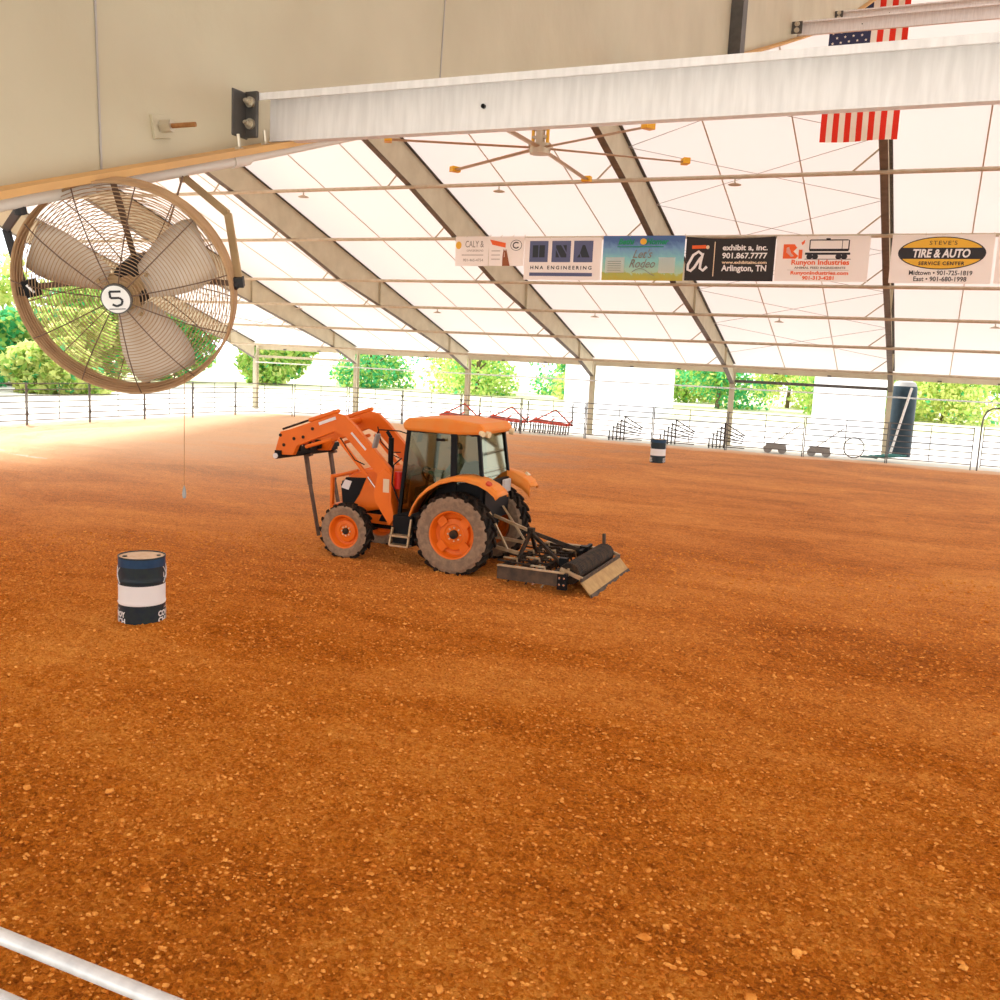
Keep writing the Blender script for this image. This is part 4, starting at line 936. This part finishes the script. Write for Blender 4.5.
for y in(1.0,-1.05): 
    b=MB(); b.bar((-.26,y,.36),(-.60,y,.25),.05,.05); b.bar((-.38,y,.27),(-.38,y,.38),.04,.03); b.build('roller_arm',M['rodmetal'],DG)
b=MB(); b.box((-.60,0,.24),(.03,2.12,.05)); b.build('rear_bar',M['plate'],DG)
b=MB(); b.box((-.68,0,.12),(.025,2.12,.25),Matrix.Rotation(R_(42),3,'Y')); b.build('levelling_board',M['tan'],DG,bevel=.004,label='tan levelling board')
b=MB(); b.box((-.775,0,.02),(.03,2.12,.07),Matrix.Rotation(R_(42),3,'Y')); b.build('board_edge',M['plate'],DG)
ap=(.60,-.03,.66)
b=MB(); b.bar(ap,(-.15,.52,.30),.05,.05); b.bar(ap,(-.15,-.55,.34),.08,.06); b.bar(ap,(.64,.42,.28),.05,.05); b.bar(ap,(.64,-.42,.28),.05,.05); b.box(ap,(.1,.1,.14)); b.cyl((.6,-.1,.66),(.6,.06,.66),.02,n=8); b.build('hitch_mast',M['darkmetal'],DG)
b=MB(); b.box((-.15,.52,.36),(.12,.12,.14)); b.build('adjuster',M['black'],DG)
b=MB(); b.box((-.15,-.55,.38),(.14,.12,.12)); b.bar((-.15,-.3,.38),(-.15,-.9,.40),.05,.05); b.build('adjuster',M['black'],DG)
b=MB(); b.bar((-.36,-.95,.3),(-.34,-.97,.60),.07,.04); b.build('lever',M['plate'],DG)

# ------------------------------------------------------------------ things beyond the far fence
tk=tag(empty('water_tank',(-1.12,46.3,-.06)),'tall dark blue-grey tank standing beyond the far fence','tank')
b=MB(); b.lathe([(.50,0),(.52,.1),(.53,2.85),(.50,3.1)],(0,0,0),(0,0,1),28); b.build('shell',M['tank'],tk,True)
b=MB(); b.lathe([(.50,3.1),(.42,3.28),(.2,3.36),(0,3.38)],(0,0,0),(0,0,1),28); b.build('dome',M['pad'],tk,True)
b=MB(); b.tube([(-1.35+.55,44.05,3.0),(-1.95+.55,43.4,0)],.05,8); tag(b.build('leaning_pole',M['white'],None,True),'white pole leaning in front of the blue tank','pole')
def shed(x,y,w_,d_,h_,label,door=None):
    r=tag(empty('white_shed',(x,y,-.06)),label,'shed'); b=MB(); b.box((0,0,h_/2),(w_,d_,h_)); b.build('wall',M['shed'],r)
    b=MB(); b.prism([(-w_/2-.2,h_),(0,h_+w_*.12),(w_/2+.2,h_)],lambda u,v,t:(u,t,v),-d_/2-.2,d_/2+.2); b.build('roof',M['shed'],r)
    if door:
        b=MB(); b.box((door,-d_/2-.02,1.1),(1,.04,2.1)); b.build('door',M['pad'],r)
    return r
shed(-20.2,66,6.5,5,5.2,'large white shed beyond the fence, behind the post left of the small far barrel')
shed(-4.2,58,3.6,4,4.2,'white shed beyond the fence, just left of the blue tank')
# red implements
for i,(x,l) in enumerate(((-21.5,'directly behind the cab roof'),(-18.9,'right of the cab roof'),(-16.6,'nearest the white shed'))):
    r=tag(empty('harrow',(x,43.0,-.06)),'faded red farm harrow beyond the fence, '+l,'harrow','red harrows beyond the fence')
    b=MB()
    for j in range(4): b.bar((-1,j*.25,.55+.03*j),(1.0,j*.25,.45),.07,.06)
    for xx in(-.95,0,.95): b.bar((xx,0,.5),(xx,.8,.7),.06,.06)
    b.bar((-1,.3,.5),(.2,.4,1.15),.06,.06); b.bar((.2,.4,1.15),(1,.4,.5),.06,.06); b.build('frame',M['pastel_red'],r)
    for j in range(8):
        for q_ in range(2): b=MB(); b.bar((-.9+j*.26,q_*.4,.5),(-.95+j*.26,q_*.4,.0),.05,.05); b.build('tine',M['darkmetal'],r)
    b=MB(); b.tube([(1.05,.4,.4+.38*0),(1.05,.4,1.5)],.03,6); b.build('stand',M['darkmetal'],r)
# stacked racks
for i,(x,l) in enumerate(((-12.6,'left of the small far barrel'),(-10.2,'right of the small far barrel'),(-8.0,'beside the post right of the barrel'))):
    r=tag(empty('panel_rack',(x,42.4,-.06)),'dark rack of stacked panels beyond the fence, '+l,'rack','racks beyond the fence')
    b=MB()
    for j in range(5):
        for q_ in range(2): b.bar((-.75+.14*j+1.0*q_*0,.12*j,0),(-.75+.14*j,.12*j,.45+.17*j),.05,.05)
        b.bar((-.75+.14*j,.12*j,.42+.17*j),(.7,.12*j,.30+.08*j),.045,.045)
    b.bar((-.8,0,.1),(.8,0,.1),.04,.04); b.build('frame',M['darkmetal'],r)
# little carts
for i,(x,l) in enumerate(((-5.9,'between the right-hand posts'),(-4.1,'left of the wire ring'))):
    r=tag(empty('gate_cart',(x,42.6,-.06)),'low grey two-wheeled cart with a slanted bar beyond the fence, '+l,'cart','carts beyond the fence')
    b=MB(); b.box((0,0,.30),(.8,.5,.22)); b.bar((-.2,0,.35),(.9,0,1.25),.04,.04); b.build('body',M['pad'],r)
    for s in(-.3,.3):
        b=MB(); b.cyl((s,-.3,.18),(s,-.24,.18),.18,n=16); b.build('wheel',M['pad'],r)
b=MB(); b.tube([(-2.75+.40*math.cos(t_*PI/12),42.6,.42+.42*math.sin(t_*PI/12)) for t_ in range(24)],.025,6,True); tag(b.build('wire_ring',M['darkmetal'],None,True),'round metal ring standing behind the fence left of the tank','ring')
b=MB(); b.tube([(-2.2+.02*t_*1.0+.35*math.sin(t_*.9),42.5+.25*math.cos(t_*.9),.08+.02*math.sin(t_*2.3)+.003*t_) for t_ in range(60)],.03,6); tag(b.build('garden_hose',M['teal'],None,True),'teal hose heaped on the ground behind the fence','hose')
# ------------------------------------------------------------------ trees
def tree(x,y,h_,w_,leaf,label,group,n=2600,low=.12,ls=.32):
    r=tag(empty('tree',(x,y,-.06)),label,'tree',group)
    b=MB(); b.tube([(0,0,0),(.1,.05,h_*.35),(0,0,h_*.7)],[.22,.16,.06],8); 
    for i in range(4): a=i*1.7; b.tube([(0,0,h_*.3+.1*i),(w_*.3*math.cos(a),w_*.3*math.sin(a),h_*.6)],[.1,.03],6)
    b.build('trunk',M['bark'],r)
    rs_=np.random.RandomState(int(abs(x*13+y*7))%9999)
    nc=26; cc=np.stack([(rs_.rand(nc)-.5)*w_*.75,(rs_.rand(nc)-.5)*w_*.75,h_*(low+.1+(.95-low-.2)*rs_.rand(nc))],-1); cr_=w_*(.16+.14*rs_.rand(nc))
    ci=rs_.randint(0,nc,n); dv=rs_.randn(n,3); dv/=np.linalg.norm(dv,axis=1)[:,None]; P=cc[ci]+dv*(cr_[ci]*(.55+.5*rs_.rand(n)))[:,None]*np.array([1,1,.9]); P[:,2]=np.clip(P[:,2],.15,h_)
    a_=rs_.randn(n,3); a_/=np.linalg.norm(a_,axis=1)[:,None]; b2=np.cross(a_,rs_.randn(n,3)); b2/=np.linalg.norm(b2,axis=1)[:,None]
    s_=(ls*(.6+.8*rs_.rand(n)))[:,None]
    V=np.stack([P-a_*s_,P+b2*s_*.6,P+a_*s_,P-b2*s_*.6],1).reshape(-1,3); F=np.arange(4*n).reshape(-1,4)
    mb=MB(); mb.v=V.tolist(); mb.f=[tuple(q_) for q_ in F.tolist()]; mb.m=rs_.choice(3,n,p=[.6,.3,.1]).tolist() if leaf==0 else (rs_.choice(3,n,p=[.25,.7,.05]).tolist() if leaf==1 else rs_.choice(3,n,p=[.35,.1,.55]).tolist())
    mb.build('foliage',[M['leaf0'],M['leaf1'],M['leaf2']],r)
LT=[(-57,31.5,5.5,6.5,1,'low bush in front at the left edge'),(-57,38,6,6.5,0,'low bush below the caged fan badge'),(-58,51,5.5,7,1,'low bush right of the fan bottom'),(-60,45,6.5,7,2,'low bush behind the fan bottom'),(-54,24,6,6,2,'low bush beyond the left edge'),(-61,37,12.5,9.5,0,'behind the left rim of the caged fan'),(-66,48,12,10,1,'second from the left edge, behind the fan'),(-58,27.5,12.5,8.5,1,'at the left edge of the picture'),
 (-62,58,9.5,9,0,'behind the lower right of the caged fan'),(-66,69,9,9,2,'between the caged fan and the left end post'),(-50,44,3.4,4.5,1,'low and bushy below the caged fan'),(-52,33,4.2,5,2,'low and bushy at the left edge'),(-58,76,7,7,0,'just left of the left end post')]
for x,y,h_,w_,lf,l in LT: tree(x,y,h_,w_,lf,'bright green tree left of the arena, '+l,'trees left of the arena',n=11000,low=.0,ls=.27)
BT_=[(-52,84),(-46,94),(-40,84),(-34,96),(-28,86),(-23,98),(-17.5,87),(-13,99),(-8,88),(-3.5,100),(1,88),(6,98)]
bl=['behind the left end post','left of the loader elbow','above the loader','behind the post at the cab','right of the cab post','above the red harrows','behind the white shed','right of the white shed','above the small far barrel','right of the small far barrel post','right of the blue tank','farthest right']
for (x,y),l,i in zip(BT_,bl,range(99)): tree(x,y,6+1.6*((i*37)%5)/5,7.6,(2,1,0)[i%3],'distant green tree beyond the field, '+l,'distant trees beyond the field',n=5200,low=.0,ls=.20)
